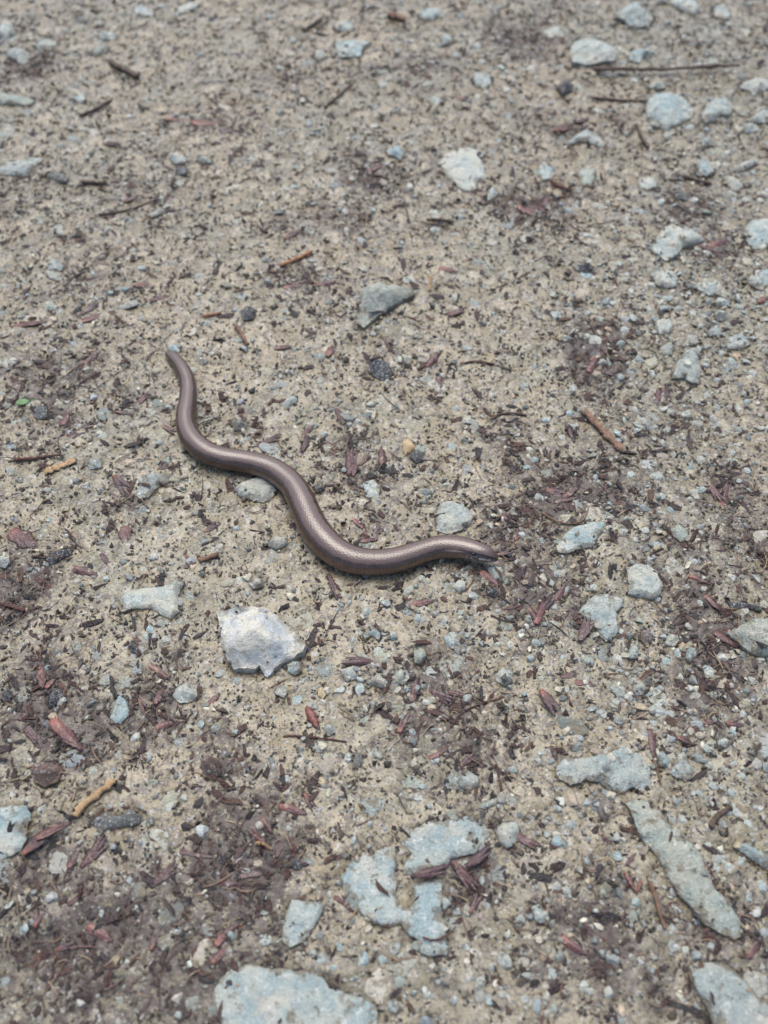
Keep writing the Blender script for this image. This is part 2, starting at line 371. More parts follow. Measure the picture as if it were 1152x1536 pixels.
st('pale stone cut off by the right edge right of the three-sided stone', 'blue', 5, (1118,340),(1125,330),(1155,328),(1175,345),(1165,366),(1135,372),(1122,362))
st('wide pale green oval stone left of the long dark twig', 'pale', 6, (855,72),(862,60),(880,54),(900,56),(915,66),(927,76),(924,86),(900,90),(880,93),(860,88))
st('large pale blue wedge stone under the long dark twig', 'blue', 6, (970,152),(976,140),(995,138),(1020,136),(1034,145),(1042,160),(1038,172),(1020,180),(1008,188),(998,195),(990,185),(975,175),(970,165))
st('notched blue-grey stone right of the large pale blue wedge stone', 'blue', 5, (1052,170),(1062,155),(1078,145),(1095,148),(1099,168),(1090,177),(1083,170),(1074,178),(1060,184),(1052,178))
st('pale stone at the top right edge below the twig end', 'pale', 5, (1110,128),(1118,118),(1140,114),(1158,117),(1160,126),(1140,135),(1132,140),(1125,132))
st('bluish stone between the pale green oval stone and the long twig', 'blue', 5, (943,79),(955,72),(975,72),(979,80),(965,86),(960,92),(945,88))
st('blue-grey rock near the top right, above the bluish stone', 'blue', 8, (925,14),(935,5),(955,5),(975,8),(982,20),(976,30),(960,35),(948,30),(935,22),(922,20))
st('arched pale blue stone just right of the red-brown husk near the top', 'blue', 5, (852,208),(865,197),(880,190),(895,196),(911,210),(905,216),(890,212),(882,208),(870,208),(858,212))
st('ragged pale stone right of the centre near the top', 'pale', 2.5, (658,240),(670,228),(690,220),(705,220),(714,223),(730,226),(722,235),(729,255),(728,264),(714,272),(714,282),(704,285),(690,280),(680,268),(668,258),(668,250),(660,246))
st('small bright blue-grey stone left of the ragged pale stone', 'blue', 4, (579,228),(588,222),(597,217),(606,224),(607,232),(601,240),(592,234),(583,233))
st('blue-grey flat stone at the top centre', 'blue', 2.5, (503,56),(520,57),(558,58),(545,68),(540,80),(510,82),(504,74))
st('pale stone above the blue-grey flat stone at the top', 'pale', 3, (499,37),(510,32),(525,32),(533,40),(525,46),(505,43))
st('greenish stone at the top, left of the blue-grey flat stone', 'green', 2.5, (470,72),(485,72),(490,82),(482,88),(470,83))
st('pale blue stone touching the top edge right of centre', 'blue', 4, (625,15),(640,9),(660,9),(660,20),(648,26),(633,24))
st('bluish pebble below the pale blue top-edge stone', 'blue', 4, (660,52),(672,48),(680,55),(676,62),(664,62))
st('faint blue-grey stone sunk in mud above the ragged pale stone', 'blue', 1.8, (708,112),(720,108),(735,113),(736,125),(728,134),(716,130),(710,122))
st('small blue-grey stone right of the foot of the ragged pale stone', 'blue', 4, (730,285),(740,277),(747,288),(740,297),(732,298))
st('small lilac-grey stone below the notched blue-grey stone', 'blue', 5, (1050,212),(1058,205),(1070,208),(1070,217),(1056,219))
st('grey stone lying in gravel below the small lilac-grey stone', 'blue', 4, (1043,242),(1055,235),(1068,242),(1072,256),(1060,262),(1050,257))
st('slim pale stone slanting up near the right edge, upper right', 'pale', 4, (1100,250),(1115,240),(1135,235),(1137,240),(1125,248),(1108,254))
st('pale stone slanting down below the slim pale stone', 'pale', 4, (1085,260),(1105,265),(1117,275),(1110,284),(1098,280))
st('blue-grey stone beside a short twig, right of the ragged pale stone', 'blue', 2.5, (808,252),(815,236),(822,248),(833,254),(830,268),(818,272),(808,262))
st('pale stone below the arched pale blue stone', 'green', 3, (867,255),(880,247),(895,252),(893,264),(886,277),(875,278),(870,266))
st('rounded pale stone in the gravel right of the pale stone under the arch', 'pale', 3, (957,268),(975,262),(988,268),(984,276),(972,283),(960,276))
st('pale slab at the right edge beside the notched blue-grey stone', 'pale', 5, (1120,180),(1140,168),(1158,166),(1162,182),(1135,184))
st('small pale chip under the pale slab at the right edge', 'pale', 4, (1112,192),(1120,186),(1135,188),(1138,196),(1120,200))
st('pale stone sunk in mud left of the wide pale green oval stone', 'pale', 2, (815,45),(830,38),(848,42),(845,52),(822,53))
st('green-grey stone above the right half of the long twig', 'green', 4, (1055,92),(1068,84),(1080,88),(1078,98),(1062,100))
st('flat pale stone cut off by the top edge, top right', 'pale', 4, (1000,0),(1020,-6),(1045,0),(1052,10),(1040,17),(1020,8))
st('grey stone near the top right corner', 'blue', 4, (1070,10),(1085,5),(1100,18),(1090,25),(1075,22))
st('small pale flat stone just under the long dark twig', 'pale', 4, (973,128),(980,121),(995,124),(1000,130),(985,131))
st('pale domed stone at the upper left edge', 'blue', 5, (8,75),(25,68),(40,73),(46,80),(38,90),(30,91),(20,84),(8,80))
st('green-grey stone right of the pale domed stone', 'green', 3, (50,65),(70,55),(88,62),(75,72),(58,70))
st('flattened pale stone cut off by the upper left edge', 'green', 4, (-10,140),(0,137),(14,142),(35,143),(52,150),(45,156),(20,155),(-8,152))
st('long low blue-grey stone at the left edge, upper left', 'blue', 4, (-8,250),(0,248),(20,240),(45,233),(65,236),(55,245),(45,258),(38,263),(20,260),(-6,259))
st('slim pale stone left of the dark twig piece at the upper left', 'pale', 4, (148,50),(165,47),(178,52),(170,58),(150,56))
st('pale three-cornered stone under the slim pale stone', 'green', 4, (138,70),(150,65),(162,64),(158,74),(145,79),(138,77))
st('small stone cut off by the left edge near the top', 'blue', 4, (-5,32),(16,29),(22,45),(10,52),(-4,46))
st('faint bluish stone sunk in the mud, upper left', 'blue', 1.5, (108,145),(120,138),(130,146),(118,153))
st('bluish flat stone near the top edge at left', 'blue', 2.5, (200,13),(215,9),(228,20),(232,26),(215,26),(203,22))
st('pale smeared stone near the top edge left of centre', 'pale', 1.8, (262,15),(285,3),(300,5),(290,14),(270,21))
st('small pale blue stone above a dark-sided pebble, upper left', 'blue', 4, (252,233),(266,227),(278,232),(278,240),(262,241))
st('small greenish stone beside the small pale blue stone, upper left', 'green', 4, (295,238),(303,233),(314,231),(315,240),(300,242))
st('thin pale chip on the mud left of centre', 'pale', 3, (222,318),(235,314),(247,313),(240,320),(228,323))
st('speckled blue-white stone at the left, above the thin husks', 'blue', 2.5, (67,395),(75,386),(88,386),(96,395),(90,402),(75,403))
st('small blue stone beside the tail tip of the slow worm', 'blue', 3, (250,519),(260,513),(268,517),(269,526),(256,527))
st('blue pebble at the left, beside an orange wood chip', 'blue', 3, (128,695),(140,685),(152,690),(150,700),(135,703))
st('faint pale stone flush in the mud below the reddish husk cluster', 'pale', 1.6, (545,722),(560,717),(570,730),(568,742),(555,744),(546,735))
st('round white pebble right of the dark-tipped pointed husk', 'pale', 4, (592,1012),(600,1004),(610,1006),(614,1018),(604,1028),(593,1024))
st('grey stone directly below the dark-tipped pointed husk', 'pale', 3, (510,1004),(530,998),(543,1003),(535,1018),(520,1022))
st('pale chip between the grey stone and the round white pebble', 'pale', 3.5, (550,1026),(565,1010),(580,1020),(581,1036))
st('blue-grey pebble at the right corner of the large whitish rock', 'blue', 4, (430,995),(438,987),(450,990),(452,1003),(442,1010),(431,1005))
st('white six-sided pebble beside the shiny red bud', 'pale', 4.5, (485,1090),(492,1084),(502,1087),(503,1098),(494,1104),(486,1100))
st('pale grey pebble below the body of the slow worm near the head', 'pale', 3, (679,880),(688,870),(698,872),(698,885),(688,890))
st('pale stone just under the head of the slow worm', 'pale', 2.5, (728,850),(740,845),(757,855),(752,870),(742,872))
st('grey stone with a dark corner right of the small red husk', 'blue', 3, (665,955),(680,947),(695,957),(690,970),(672,973))
st('tall waisted grey-green stone above the round white pebble', 'green', 3, (620,996),(621,972),(634,970),(640,985),(632,998))
st('grey pebble alone in bare mud at the middle right', 'pale', 4, (742,1010),(755,1000),(768,1003),(770,1020),(758,1027),(745,1020))
st('curved blue-grey chip above the dark-tipped pointed husk', 'blue', 3, (543,950),(560,943),(573,950),(568,960),(558,953),(548,959))
st('small pale pebble under the raised neck of the slow worm', 'pale', 3, (604,890),(610,877),(622,878),(620,890),(608,896))
st('yellow ochre pebble in the middle, beside a dark chip', 'ochre', 4.5, (605,658),(612,653),(623,666),(622,671),(608,678),(604,672), name='pebble')
st('rounded pinkish brown pebble in dark mould at the lower left', 'rust', 6, (300,1140),(312,1130),(326,1138),(330,1155),(318,1168),(303,1160), name='pebble')
st('large rusty brown lump of bark in the mould at the lower left', 'rust', 6, (44,1155),(58,1140),(80,1138),(92,1150),(85,1168),(65,1178),(48,1170), name='bark_lump')
st('lumpy purple-brown bark knob below the ragged-edged flat stone', 'rust', 6, (897,1205),(905,1193),(918,1193),(923,1207),(916,1222),(910,1232),(902,1220), name='bark_lump')
st('small ochre pebble above the shiny red bud', 'ochre', 4, (476,1032),(483,1028),(489,1040),(484,1046),(477,1041), name='pebble')
st('purple-brown pebble right of the pale blue lobed stone', 'rust', 4, (963,945),(972,938),(981,945),(980,960),(970,965),(963,957), name='pebble')
st('orange crumb between two pale stones at the right', 'ochre', 3, (1018,966),(1026,960),(1033,966),(1030,975),(1021,974), name='pebble')
# dark chips
DK = 'dark'
st('largest flat black chip, above the middle of the mud', DK, 2.5, (553,540),(565,535),(583,538),(588,550),(585,562),(570,564),(558,556), name='bark_chip')
st('blue-black chip with a shiny top inside the bend of the tail', DK, 4, (350,628),(358,626),(372,634),(364,641),(350,643), name='bark_chip')
st('black chip touching the yellow ochre pebble', DK, 4, (616,676),(626,671),(638,676),(636,688),(624,691),(616,683), name='bark_chip')
st('squarish dark grey chip beside the green leaf', DK, 2, (50,614),(62,608),(71,612),(71,628),(58,630),(50,624), name='bark_chip')
st('elongated black chip right of the wide purple husk', DK, 2.5, (68,838),(80,826),(106,822),(108,830),(90,838),(76,846), name='bark_chip')
st('blackish chip with pale stone behind, near the long twig', DK, 6, (836,124),(848,117),(862,120),(860,128),(846,134), name='bark_chip')
st('long blackish slab lying across the mould, below the straw-coloured stick', DK, 3.5, (132,1232),(150,1220),(180,1222),(195,1212),(210,1222),(208,1234),(180,1240),(155,1243), name='bark_chip')
st('dark blue-grey chip in the mould left of the oval pale blue stone', DK, 3, (70,1042),(80,1030),(95,1032),(93,1048),(78,1055),(71,1060), name='bark_chip')
st('small dark blue stone at the left edge', DK, 4, (0,1036),(8,1030),(17,1034),(16,1046),(2,1050), name='bark_chip')
st('dark pebble in bare mud left of the large whitish rock', DK, 4, (190,968),(198,961),(208,972),(206,980),(196,978), name='bark_chip')
st('dark upright chip below the white six-sided pebble', DK, 3, (531,1132),(542,1128),(543,1142),(535,1154),(529,1150), name='bark_chip')
st('black chip against the outer bend of the slow worm', DK, 3, (468,728),(478,724),(487,732),(476,738), name='bark_chip')
st('dark purple-black lump at the left, upper left', DK, 5, (68,258),(80,255),(102,262),(98,270),(80,268), name='bark_chip')
st('half-dark stone in the mud left of the right gravel', DK, 6, (868,402),(876,396),(886,400),(884,408),(872,410), name='bark_chip')
st('dark-sided pebble in the mud at the upper left', DK, 5, (263,250),(270,246),(281,250),(278,258),(266,258), name='bark_chip')
st('black chip near the right edge beside dark mould', DK, 3, (1092,902),(1108,900),(1146,908),(1144,914),(1122,910),(1098,910), name='bark_chip')
st('small black chip right of the three-sided pale stone', DK, 5, (1012,288),(1024,284),(1038,290),(1030,297),(1016,294), name='bark_chip')
st('black chip above the flat black chip, left of the dark fibres', DK, 3, (360,468),(372,460),(384,466),(380,480),(366,482), name='bark_chip')
st('small blue-black stone under the black chip at lower centre', DK, 3, (434,1290),(446,1284),(455,1296),(448,1306),(438,1300), name='bark_chip')
st('dark grey chip at the right end of the small red husk', DK, 3, (729,884),(742,880),(750,888),(742,896),(731,893), name='bark_chip')

def fract(x, y, z, amp, freq, oct=4):
    s, a, f = 0, amp, freq
    for _ in range(oct):
        s += a * mnoise.noise(Vector((x * f, y * f, z))); a *= .5; f *= 2.1
    return s
BV_V, BV_F = [], []
STONE_POLY = []     # world outlines, for the ground groove and to keep grit off
def build_stone(idx, label, mat, h, pts, name, tilt):
    h *= .001 if h >= 6 else .00072
    zoff = h * .55
    P = [gp(x, y, zoff)[:2] for x, y in pts]
    cx = sum(p[0] for p in P) / len(P); cy = sum(p[1] for p in P) / len(P)
    size = max(math.hypot(p[0] - cx, p[1] - cy) for p in P)
    seed = idx * 7.13
    step = max(.0004, size * .05)
    O = []
    n = len(P)
    for i in range(n):
        a, b = P[i], P[(i + 1) % n]
        L = math.hypot(b[0] - a[0], b[1] - a[1]); m = max(1, int(L / step))
        for j in range(m):
            t = j / m
            x, y = a[0] + (b[0] - a[0]) * t, a[1] + (b[1] - a[1]) * t
            dx = fract(x * 1000, y * 1000, seed, size * .032, .35 / max(size * 60, .6)); dy = fract(x * 1000, y * 1000, seed + 50, size * .032, .35 / max(size * 60, .6))
            dx += fract(x * 1000, y * 1000, seed + 90, size * .015, 4.0 / max(size * 100, .5), 2); dy += fract(x * 1000, y * 1000, seed + 130, size * .015, 4.0 / max(size * 100, .5), 2)
            O.append((x + dx - cx, y + dy - cy))
    A = np.array(O)
    STONE_POLY.append((A + [cx, cy], h))
    B = np.roll(A, -1, 0)
    def dist(px, py):
        e = B - A; w = np.array([px, py]) - A
        t = np.clip((w * e).sum(1) / np.maximum((e ** 2).sum(1), 1e-14), 0, 1)
        return np.hypot(*(w - e * t[:, None]).T).min()
    def inside(px, py):
        c = ((A[:, 1] > py) != (B[:, 1] > py))
        xs = (B[:, 0] - A[:, 0]) * (py - A[:, 1]) / np.where(B[:, 1] == A[:, 1], 1e-12, B[:, 1] - A[:, 1]) + A[:, 0]
        return (c & (px < xs)).sum() % 2 == 1
    gs = max(.0005, size * .06)
    mn, mx = A.min(0), A.max(0)
    I = []
    y = mn[1]
    row = 0
    while y < mx[1]:
        x = mn[0] + (gs * .5 if row % 2 else 0)
        while x < mx[0]:
            px, py = x + random.uniform(-.3, .3) * gs, y + random.uniform(-.3, .3) * gs
            if inside(px, py) and dist(px, py) > gs * .45: I.append((px, py))
            x += gs
        y += gs * .87; row += 1
    allp = [Vector((p[0] * 1000, p[1] * 1000)) for p in O + I]
    ne = len(O)
    res = delaunay_2d_cdt(allp, [], [list(range(ne))], 1, 1e-5)
    v2, faces = res[0], [f for f in res[2]]
    orig = res[3]
    # facet planes
    rs = random.Random(idx)
    planes = []
    for _ in range(5):
        a = rs.uniform(0, 2 * math.pi); g = rs.uniform(.05, .5) * h / size * (2.2 if h < .006 else 3.6)
        planes.append((math.cos(a) * g, math.sin(a) * g, h * rs.uniform(.9, 1.2)))
    e = max(h * .6, size * .06)
    V = []; RIM = []
    base = gz(cx, cy)
    edge_idx = {}
    for i, v in enumerate(v2):
        x, y = v.x / 1000, v.y / 1000
        src = [q for q in orig[i] if q < ne]
        if src:
            for q in src: edge_idx[q] = i
            z = h * (.17 + .2 * mnoise.noise(Vector((x * 160, y * 160, seed))))
            z = max(z, .0002)
        else:
            d = dist(x, y)
            top = min(pl[0] * x + pl[1] * y + pl[2] for pl in planes)
            top = min(top, h * 1.15) + tilt[0] * x + tilt[1] * y
            prof = min(1, d / e); prof = (.38 + .62 * prof) if h < .006 else (.3 + .7 * (1 - (1 - min(1, d / (size * .3))) ** 1.6))
            z = top * prof + fract((x + cx) * 1000, (y + cy) * 1000, seed, min(.0016, h * .40), .22, 4) * prof
            z = max(z, .0001)
        V.append((x, y, z)); RIM.append(1.0 if src else math.exp(-dist(x, y) / .0017))
    # skirt and bottom, sunk in the ground
    ring = [edge_idx[q] for q in range(ne) if q in edge_idx]
    nb = len(V)
    for i in ring: V.append((V[i][0] * 1.03, V[i][1] * 1.03, -.0035))
    m = len(ring)
    faces = [list(f) for f in faces]
    nz = sum((V[f[1]][0]-V[f[0]][0])*(V[f[2]][1]-V[f[0]][1])-(V[f[1]][1]-V[f[0]][1])*(V[f[2]][0]-V[f[0]][0]) for f in faces)
    if nz < 0: faces = [f[::-1] for f in faces]
    ar = sum(A[i][0] * B[i][1] - A[i][1] * B[i][0] for i in range(ne))
    for j in range(m):
        a, b = ring[j], ring[(j + 1) % m]; c, d2 = nb + (j + 1) % m, nb + j
        faces.append([b, a, d2, c] if ar > 0 else [a, b, c, d2])
    faces.append(([nb + j for j in range(m)][::-1]) if ar > 0 else [nb + j for j in range(m)])
    me = bpy.data.meshes.new(name); me.from_pydata(V, [], faces); me.update()
    me.polygons.foreach_set('use_smooth', [True] * len(me.polygons))
    me.materials.append(M[mat])
    at = me.attributes.new('rim', 'FLOAT', 'POINT'); at.data.foreach_set('value', RIM + [1.0] * (len(V) - len(RIM)))
    rset = set(ring)
    for ed in me.edges:
        if ed.vertices[0] in rset and ed.vertices[1] in rset: ed.use_edge_sharp = True
    o = link(bpy.data.objects.new(name, me)); o.location = (cx, cy, base)
    nb0 = len(BV_V); BV_V.extend((v[0] + cx, v[1] + cy, v[2] + base) for v in V); BV_F.extend([q + nb0 for q in f] for f in faces[:-1])
    cat = {'stone': 'stone', 'rock': 'rock', 'pebble': 'pebble', 'bark_chip': 'chip', 'bark_lump': 'bark'}[name]
    grp = {'stone': 'larger stones set in the path', 'rock': 'larger stones set in the path', 'pebble': 'coloured pebbles', 'bark_chip': 'dark chips on the path', 'bark_lump': 'bark lumps'}[name]
    tag(o, label, cat, grp)
for i, s_ in enumerate(S): build_stone(i, *s_)
from mathutils.bvhtree import BVHTree
BVH = BVHTree.FromPolygons(BV_V, BV_F)
def gh_top(X, Y):
    z = gh(X, Y); on = np.nonzero(stone_field(X, Y) < 0)[0]
    for i in on:
        hit = BVH.ray_cast(Vector((X[i], Y[i], .1)), Vector((0, 0, -1)))
        if hit[0] is not None: z[i] = max(z[i], hit[0].z)
    return z

def stone_field(X, Y, reach=.006):
    """signed distance to the nearest traced stone (negative inside), and its height"""
    sd_ = np.full(X.shape, 1.0)
    for A, h in STONE_POLY:
        mn, mx = A.min(0) - reach, A.max(0) + reach
        k = np.nonzero((X > mn[0]) & (X < mx[0]) & (Y > mn[1]) & (Y < mx[1]))[0]
        if not len(k): continue
        x, y = X[k], Y[k]
        B = np.roll(A, -1, 0)
        d = np.full(len(k), 9.0); c = np.zeros(len(k), int)
        for a, b in zip(A, B):
            e = b - a; L = max((e ** 2).sum(), 1e-14)
            t = np.clip(((x - a[0]) * e[0] + (y - a[1]) * e[1]) / L, 0, 1)
            d = np.minimum(d, np.hypot(x - a[0] - t * e[0], y - a[1] - t * e[1]))
            if a[1] != b[1]:
                c += ((a[1] > y) != (b[1] > y)) & (x < (b[0] - a[0]) * (y - a[1]) / (b[1] - a[1]) + a[0])
        d = np.where(c % 2 == 1, -d, d)
        sd_[k] = np.minimum(sd_[k], d)
    return sd_

# ------------------------------------------------------------------ ground sheet
def axis(lo, hi, step0, grow_hi, far):
    a = [lo]; s = step0
    while a[-1] < hi:
        a.append(a[-1] + s); s = step0 * (1 + grow_hi * (a[-1] - lo))
    out = np.array(a); s = a[-1] - a[-2]
    while out[-1] < far: s *= 1.5; out = np.append(out, out[-1] + s)
    s = step0
    while out[0] > -far: s *= 1.5; out = np.insert(out, 0, out[0] - s)
    return out
def build_ground():
    xs = axis(-.37, .37, .00115, 0, 60); ys = axis(-.03, .78, .001, 1.4, 60)
    X, Y = np.meshgrid(xs, ys); X = X.ravel(); Y = Y.ravel()
    Z = gh(X, Y)
    near = (np.abs(X) < .5) & (Y > -.2) & (Y < 1)
    fine = perlin(X, Y, 130, 3) * .0011 + perlin(X, Y, 300, 4) * .0006 + perlin(X, Y, 560, 5) * .0003
    Z = Z + np.where(near, fine, 0)
    sdv = stone_field(X, Y)
    Z = Z - .0005 * np.exp(-((sdv - .0002) / .0012) ** 2) - np.where(sdv < -.0008, .0012, 0)
    Z = np.where(near, Z, Z * .5)
    nx, ny = len(xs), len(ys)
    i = np.arange(nx * ny).reshape(ny, nx)
    F = np.stack([i[:-1, :-1], i[:-1, 1:], i[1:, 1:], i[1:, :-1]], -1).reshape(-1, 4)
    me = np_mesh('ground', np.c_[X, Y, Z], F, M['ground'], smooth=True)
    for nm, arr in (('mould', mould_at(X, Y)), ('gravel', gravel_at(X, Y)), ('vignette', np.clip(field(VB, X, Y, 0, 11) + perlin(X, Y, 40, 13) * .4, 0, 1))):
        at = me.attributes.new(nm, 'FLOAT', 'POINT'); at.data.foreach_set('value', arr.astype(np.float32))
    o = link(bpy.data.objects.new('ground', me)); o['kind'] = 'structure'
    o['label'] = 'wet tan silty path surface speckled with dark soil'
build_ground()

# ------------------------------------------------------------------ the slow worm
def catmull(P, n):
    P = np.array(P, float); Q = np.vstack([2 * P[0] - P[1], P, 2 * P[-1] - P[-2]])
    seg = len(P) - 1; t = np.linspace(0, seg - 1e-9, n); i = t.astype(int); f = (t - i)[:, None]
    a, b, c, d = Q[i], Q[i + 1], Q[i + 2], Q[i + 3]
    return .5 * (2 * b + (c - a) * f + (2 * a - 5 * b + 4 * c - d) * f ** 2 + (3 * b - a - 3 * c + d) * f ** 3)
def build_worm():
    pts = []
    for x, y, w in WORM:
        r = .5 * w * mpp(x, y) * .985
        lift = .0035 * min(1, max(0, (x - 655) / 70)) ** 1.5
        X, Y, _ = gp(x, y, r + lift)
        pts.append((X, Y, r, lift))
    C = catmull(pts, 1600)
    kern = np.exp(-np.linspace(-2, 2, 61) ** 2); kern /= kern.sum()
    Cs = C.copy()
    for k_ in range(4):
        pad = np.r_[2 * C[0, k_] - C[30:0:-1, k_], C[:, k_], 2 * C[-1, k_] - C[-2:-32:-1, k_]]
        Cs[:, k_] = np.convolve(pad, kern, 'valid')
    Cs[:, 2] = np.maximum(Cs[:, 2], .0004)
    dl = np.r_[0, np.cumsum(np.hypot(*np.diff(Cs[:, :2], axis=0).T))]; L = dl[-1]
    NR, NA, NS, SL = 900, 136, 34, .00135
    # finer rings at the two ends
    u = np.linspace(0, 1, NR); s = L * u
    s = np.r_[0, L * .0004, L * .0012, L * .0025, s[2:-2], L * .9975, L * .9988, L * .9996, L]
    s = np.sort(s); NR = len(s)
    R = np.stack([np.interp(s, dl, Cs[:, k_]) for k_ in range(4)], 1)
    # rounded ends
    rt = R[:, 2].copy()
    tipT = np.sqrt(np.clip(1 - (1 - np.clip(s / .0032, 0, 1)) ** 2, 0, 1)); tipH = np.sqrt(np.clip(1 - (1 - np.clip((L - s) / .0045, 0, 1)) ** 2, 0, 1))
    headf = np.clip((s - (L - .026)) / .026, 0, 1)
    rt = np.maximum(rt, np.where(s > L * .5, .0024, .0016)) * np.minimum(tipT, tipH) + 1e-5
    T = np.gradient(R[:, :2], axis=0); T /= np.linalg.norm(T, axis=1)[:, None]
    side = np.c_[-T[:, 1], T[:, 0], np.zeros(NR)]            # left of travel (tail -> head): away from the camera for the head
    up = np.array([0, 0, 1.0])
    phi = np.linspace(0, 2 * np.pi, NA, endpoint=False)       # 0 = top, positive towards the camera side (-side)
    S_, PH = np.meshgrid(s, phi, indexing='ij')
    rr = rt[:, None] * np.ones((1, NA))
    # section: slightly flattened, flat belly; the head is wider at the jaw and flatter on top
    wx = np.sin(PH); wz = np.cos(PH)
    flat = np.where(wz < 0, .93, .97)
    hf = headf[:, None]
    sz = flat * (1 - .10 * hf); sx = 1 + .05 * np.sin(np.pi * np.clip(hf * 1.15, 0, 1))
    # scales
    a = PH / (2 * np.pi) * NS; b = S_ / SL
    row = np.floor(b); fb = b - row; aa = a + .5 * (row % 2); fa = aa - np.floor(aa) - .5
    edge = np.clip(1 - (np.abs(fa) * 2) ** 3, 0, 1) * (1 - .75 * fb)
    fadeH = 1 - .85 * hf
    disp = .00008 * edge * fadeH * np.clip(rr / .004, .2, 1)
    # brow, cheek groove and mouth line on the head
    ang = np.abs(np.where(PH > np.pi, PH - 2 * np.pi, PH))
    fromtip = L - S_
    mouth = np.exp(-((ang - 1.30) / .09) ** 2) * np.clip((.0155 - fromtip) / .002, 0, 1)
    groove = np.exp(-((ang - .95) / .15) ** 2) * np.clip((.015 - fromtip) / .004, 0, 1)
    disp = disp - .00035 * mouth - .00022 * groove
    rr = rr + disp
    Vx = R[:, 0][:, None] - side[:, 0][:, None] * wx * rr * sx
    Vy = R[:, 1][:, None] - side[:, 1][:, None] * wx * rr * sx
    zg = gh(R[:, 0], R[:, 1])
    Vz = (zg + R[:, 3])[:, None] + rt[:, None] * .93 + wz * rr * sz
    V = np.stack([Vx, Vy, Vz], -1).reshape(-1, 3)
    i = np.arange(NR * NA).reshape(NR, NA); j = np.roll(i, -1, 1)
    F = np.stack([i[:-1], i[1:], j[1:], j[:-1]], -1).reshape(-1, 4)
    # colour: lilac-brown back with some sky highlight painted in, brown flank, coppery lower side
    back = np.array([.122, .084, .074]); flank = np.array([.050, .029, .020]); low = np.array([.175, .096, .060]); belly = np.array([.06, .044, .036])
    def sm(x, lo, hi):
        t = np.clip((x - lo) / (hi - lo), 0, 1); return (t * t * (3 - 2 * t))[..., None]
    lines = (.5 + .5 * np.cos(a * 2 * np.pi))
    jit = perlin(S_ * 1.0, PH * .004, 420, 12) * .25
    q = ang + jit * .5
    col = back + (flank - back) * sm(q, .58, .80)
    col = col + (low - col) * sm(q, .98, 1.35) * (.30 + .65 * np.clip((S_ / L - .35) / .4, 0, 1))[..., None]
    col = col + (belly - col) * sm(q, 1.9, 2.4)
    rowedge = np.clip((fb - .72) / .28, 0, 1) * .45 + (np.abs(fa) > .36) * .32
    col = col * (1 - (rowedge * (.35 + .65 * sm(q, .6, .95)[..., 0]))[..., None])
    # darker dashes along the edge of the back
    dash = np.exp(-((ang - .80) / .07) ** 2) * (perlin(S_, S_ * 0, 500, 14) > -.05)
    col = col * (1 - .35 * dash[..., None])
    tailg = np.clip(1 - S_ / .03, 0, 1)[..., None]
    col = col * (1 - .35 * tailg) + np.array([.05, .045, .03]) * .35 * tailg
    # head marks: dark eye-to-snout stripe, mottled lip and throat
    stripe = np.exp(-((ang - .92) / .22) ** 4) * np.clip((.0125 - fromtip) / .002, 0, 1)
    col = col + (np.array([.022, .018, .02]) - col) * np.clip(stripe * 1.15, 0, 1)[..., None]
    mott = (perlin(S_, PH * .0035, 900, 15) > .05)
    lip = np.clip((ang - 1.08) / .10, 0, 1) * np.clip((.0135 - fromtip) / .003, 0, 1)
    mc = np.where(mott[..., None], np.array([.40, .36, .31]), np.array([.055, .045, .042]))
    col = col + (mc - col) * (lip * .85)[..., None]
    nape = np.exp(-((ang - .62) / .16) ** 2) * np.clip(1 - np.abs(fromtip - .021) / .009, 0, 1) * (perlin(S_, PH * .004, 700, 16) > 0)
    col = col * (1 - .45 * nape[..., None])
    pale = np.exp(-((ang - .86) / .07) ** 2) * np.clip(1 - np.abs(fromtip - .0185) / .006, 0, 1)
    col = col + (np.array([.38, .30, .26]) - col) * (pale * .7)[..., None]
    col = col * (1 - .45 * np.clip((.0045 - fromtip) / .004, 0, 1))[..., None]
    # cap the tips
    V = np.vstack([V, V[:NA].mean(0), V[-NA:].mean(0)])
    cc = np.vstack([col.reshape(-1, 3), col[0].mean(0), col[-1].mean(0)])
    me = bpy.data.meshes.new('body')
    n0 = NR * NA
    faces = F.tolist() + [[n0, i[0, q_], j[0, q_]] for q_ in range(NA)] + [[n0 + 1, j[-1, q_], i[-1, q_]] for q_ in range(NA)]
    me.from_pydata(V.tolist(), [], [list(map(int, f)) for f in faces])
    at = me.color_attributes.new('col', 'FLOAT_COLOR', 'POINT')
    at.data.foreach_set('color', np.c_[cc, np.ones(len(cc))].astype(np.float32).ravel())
    me.polygons.foreach_set('use_smooth', [True] * len(me.polygons)); me.update()
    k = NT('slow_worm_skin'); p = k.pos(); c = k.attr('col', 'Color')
    c = k.mix(k.ramp(k.noise(p, 300, 3), .4, .7, 0, .18), c, (.10, .07, .06))
    k.out(c, k.ramp(k.noise(p, 600, 2), .35, .65, .17, .26), k.bump(k.noise(p, 1500, 2), .00012), Specular_IOR_Level=.62)
    k.b.inputs['Coat Weight'].default_value = .25; k.b.inputs['Coat Roughness'].default_value = .14
    me.materials.append(k.m)
    root = link(bpy.data.objects.new('slow_worm', None)); root.location = (float(R[NR // 2, 0]), float(R[NR // 2, 1]), 0)
    root.empty_display_size = .01
    tag(root, 'shiny brown slow worm lying in a wavy line across the muddy path', 'slow worm')
    body = link(bpy.data.objects.new('body', me), root); body.matrix_parent_inverse = root.matrix_world.inverted()
    body.location = (-root.location.x, -root.location.y, 0); body.matrix_parent_inverse.identity()
    # eyes
    ke = NT('eye_black'); ke.out((.008, .007, .006), .08)
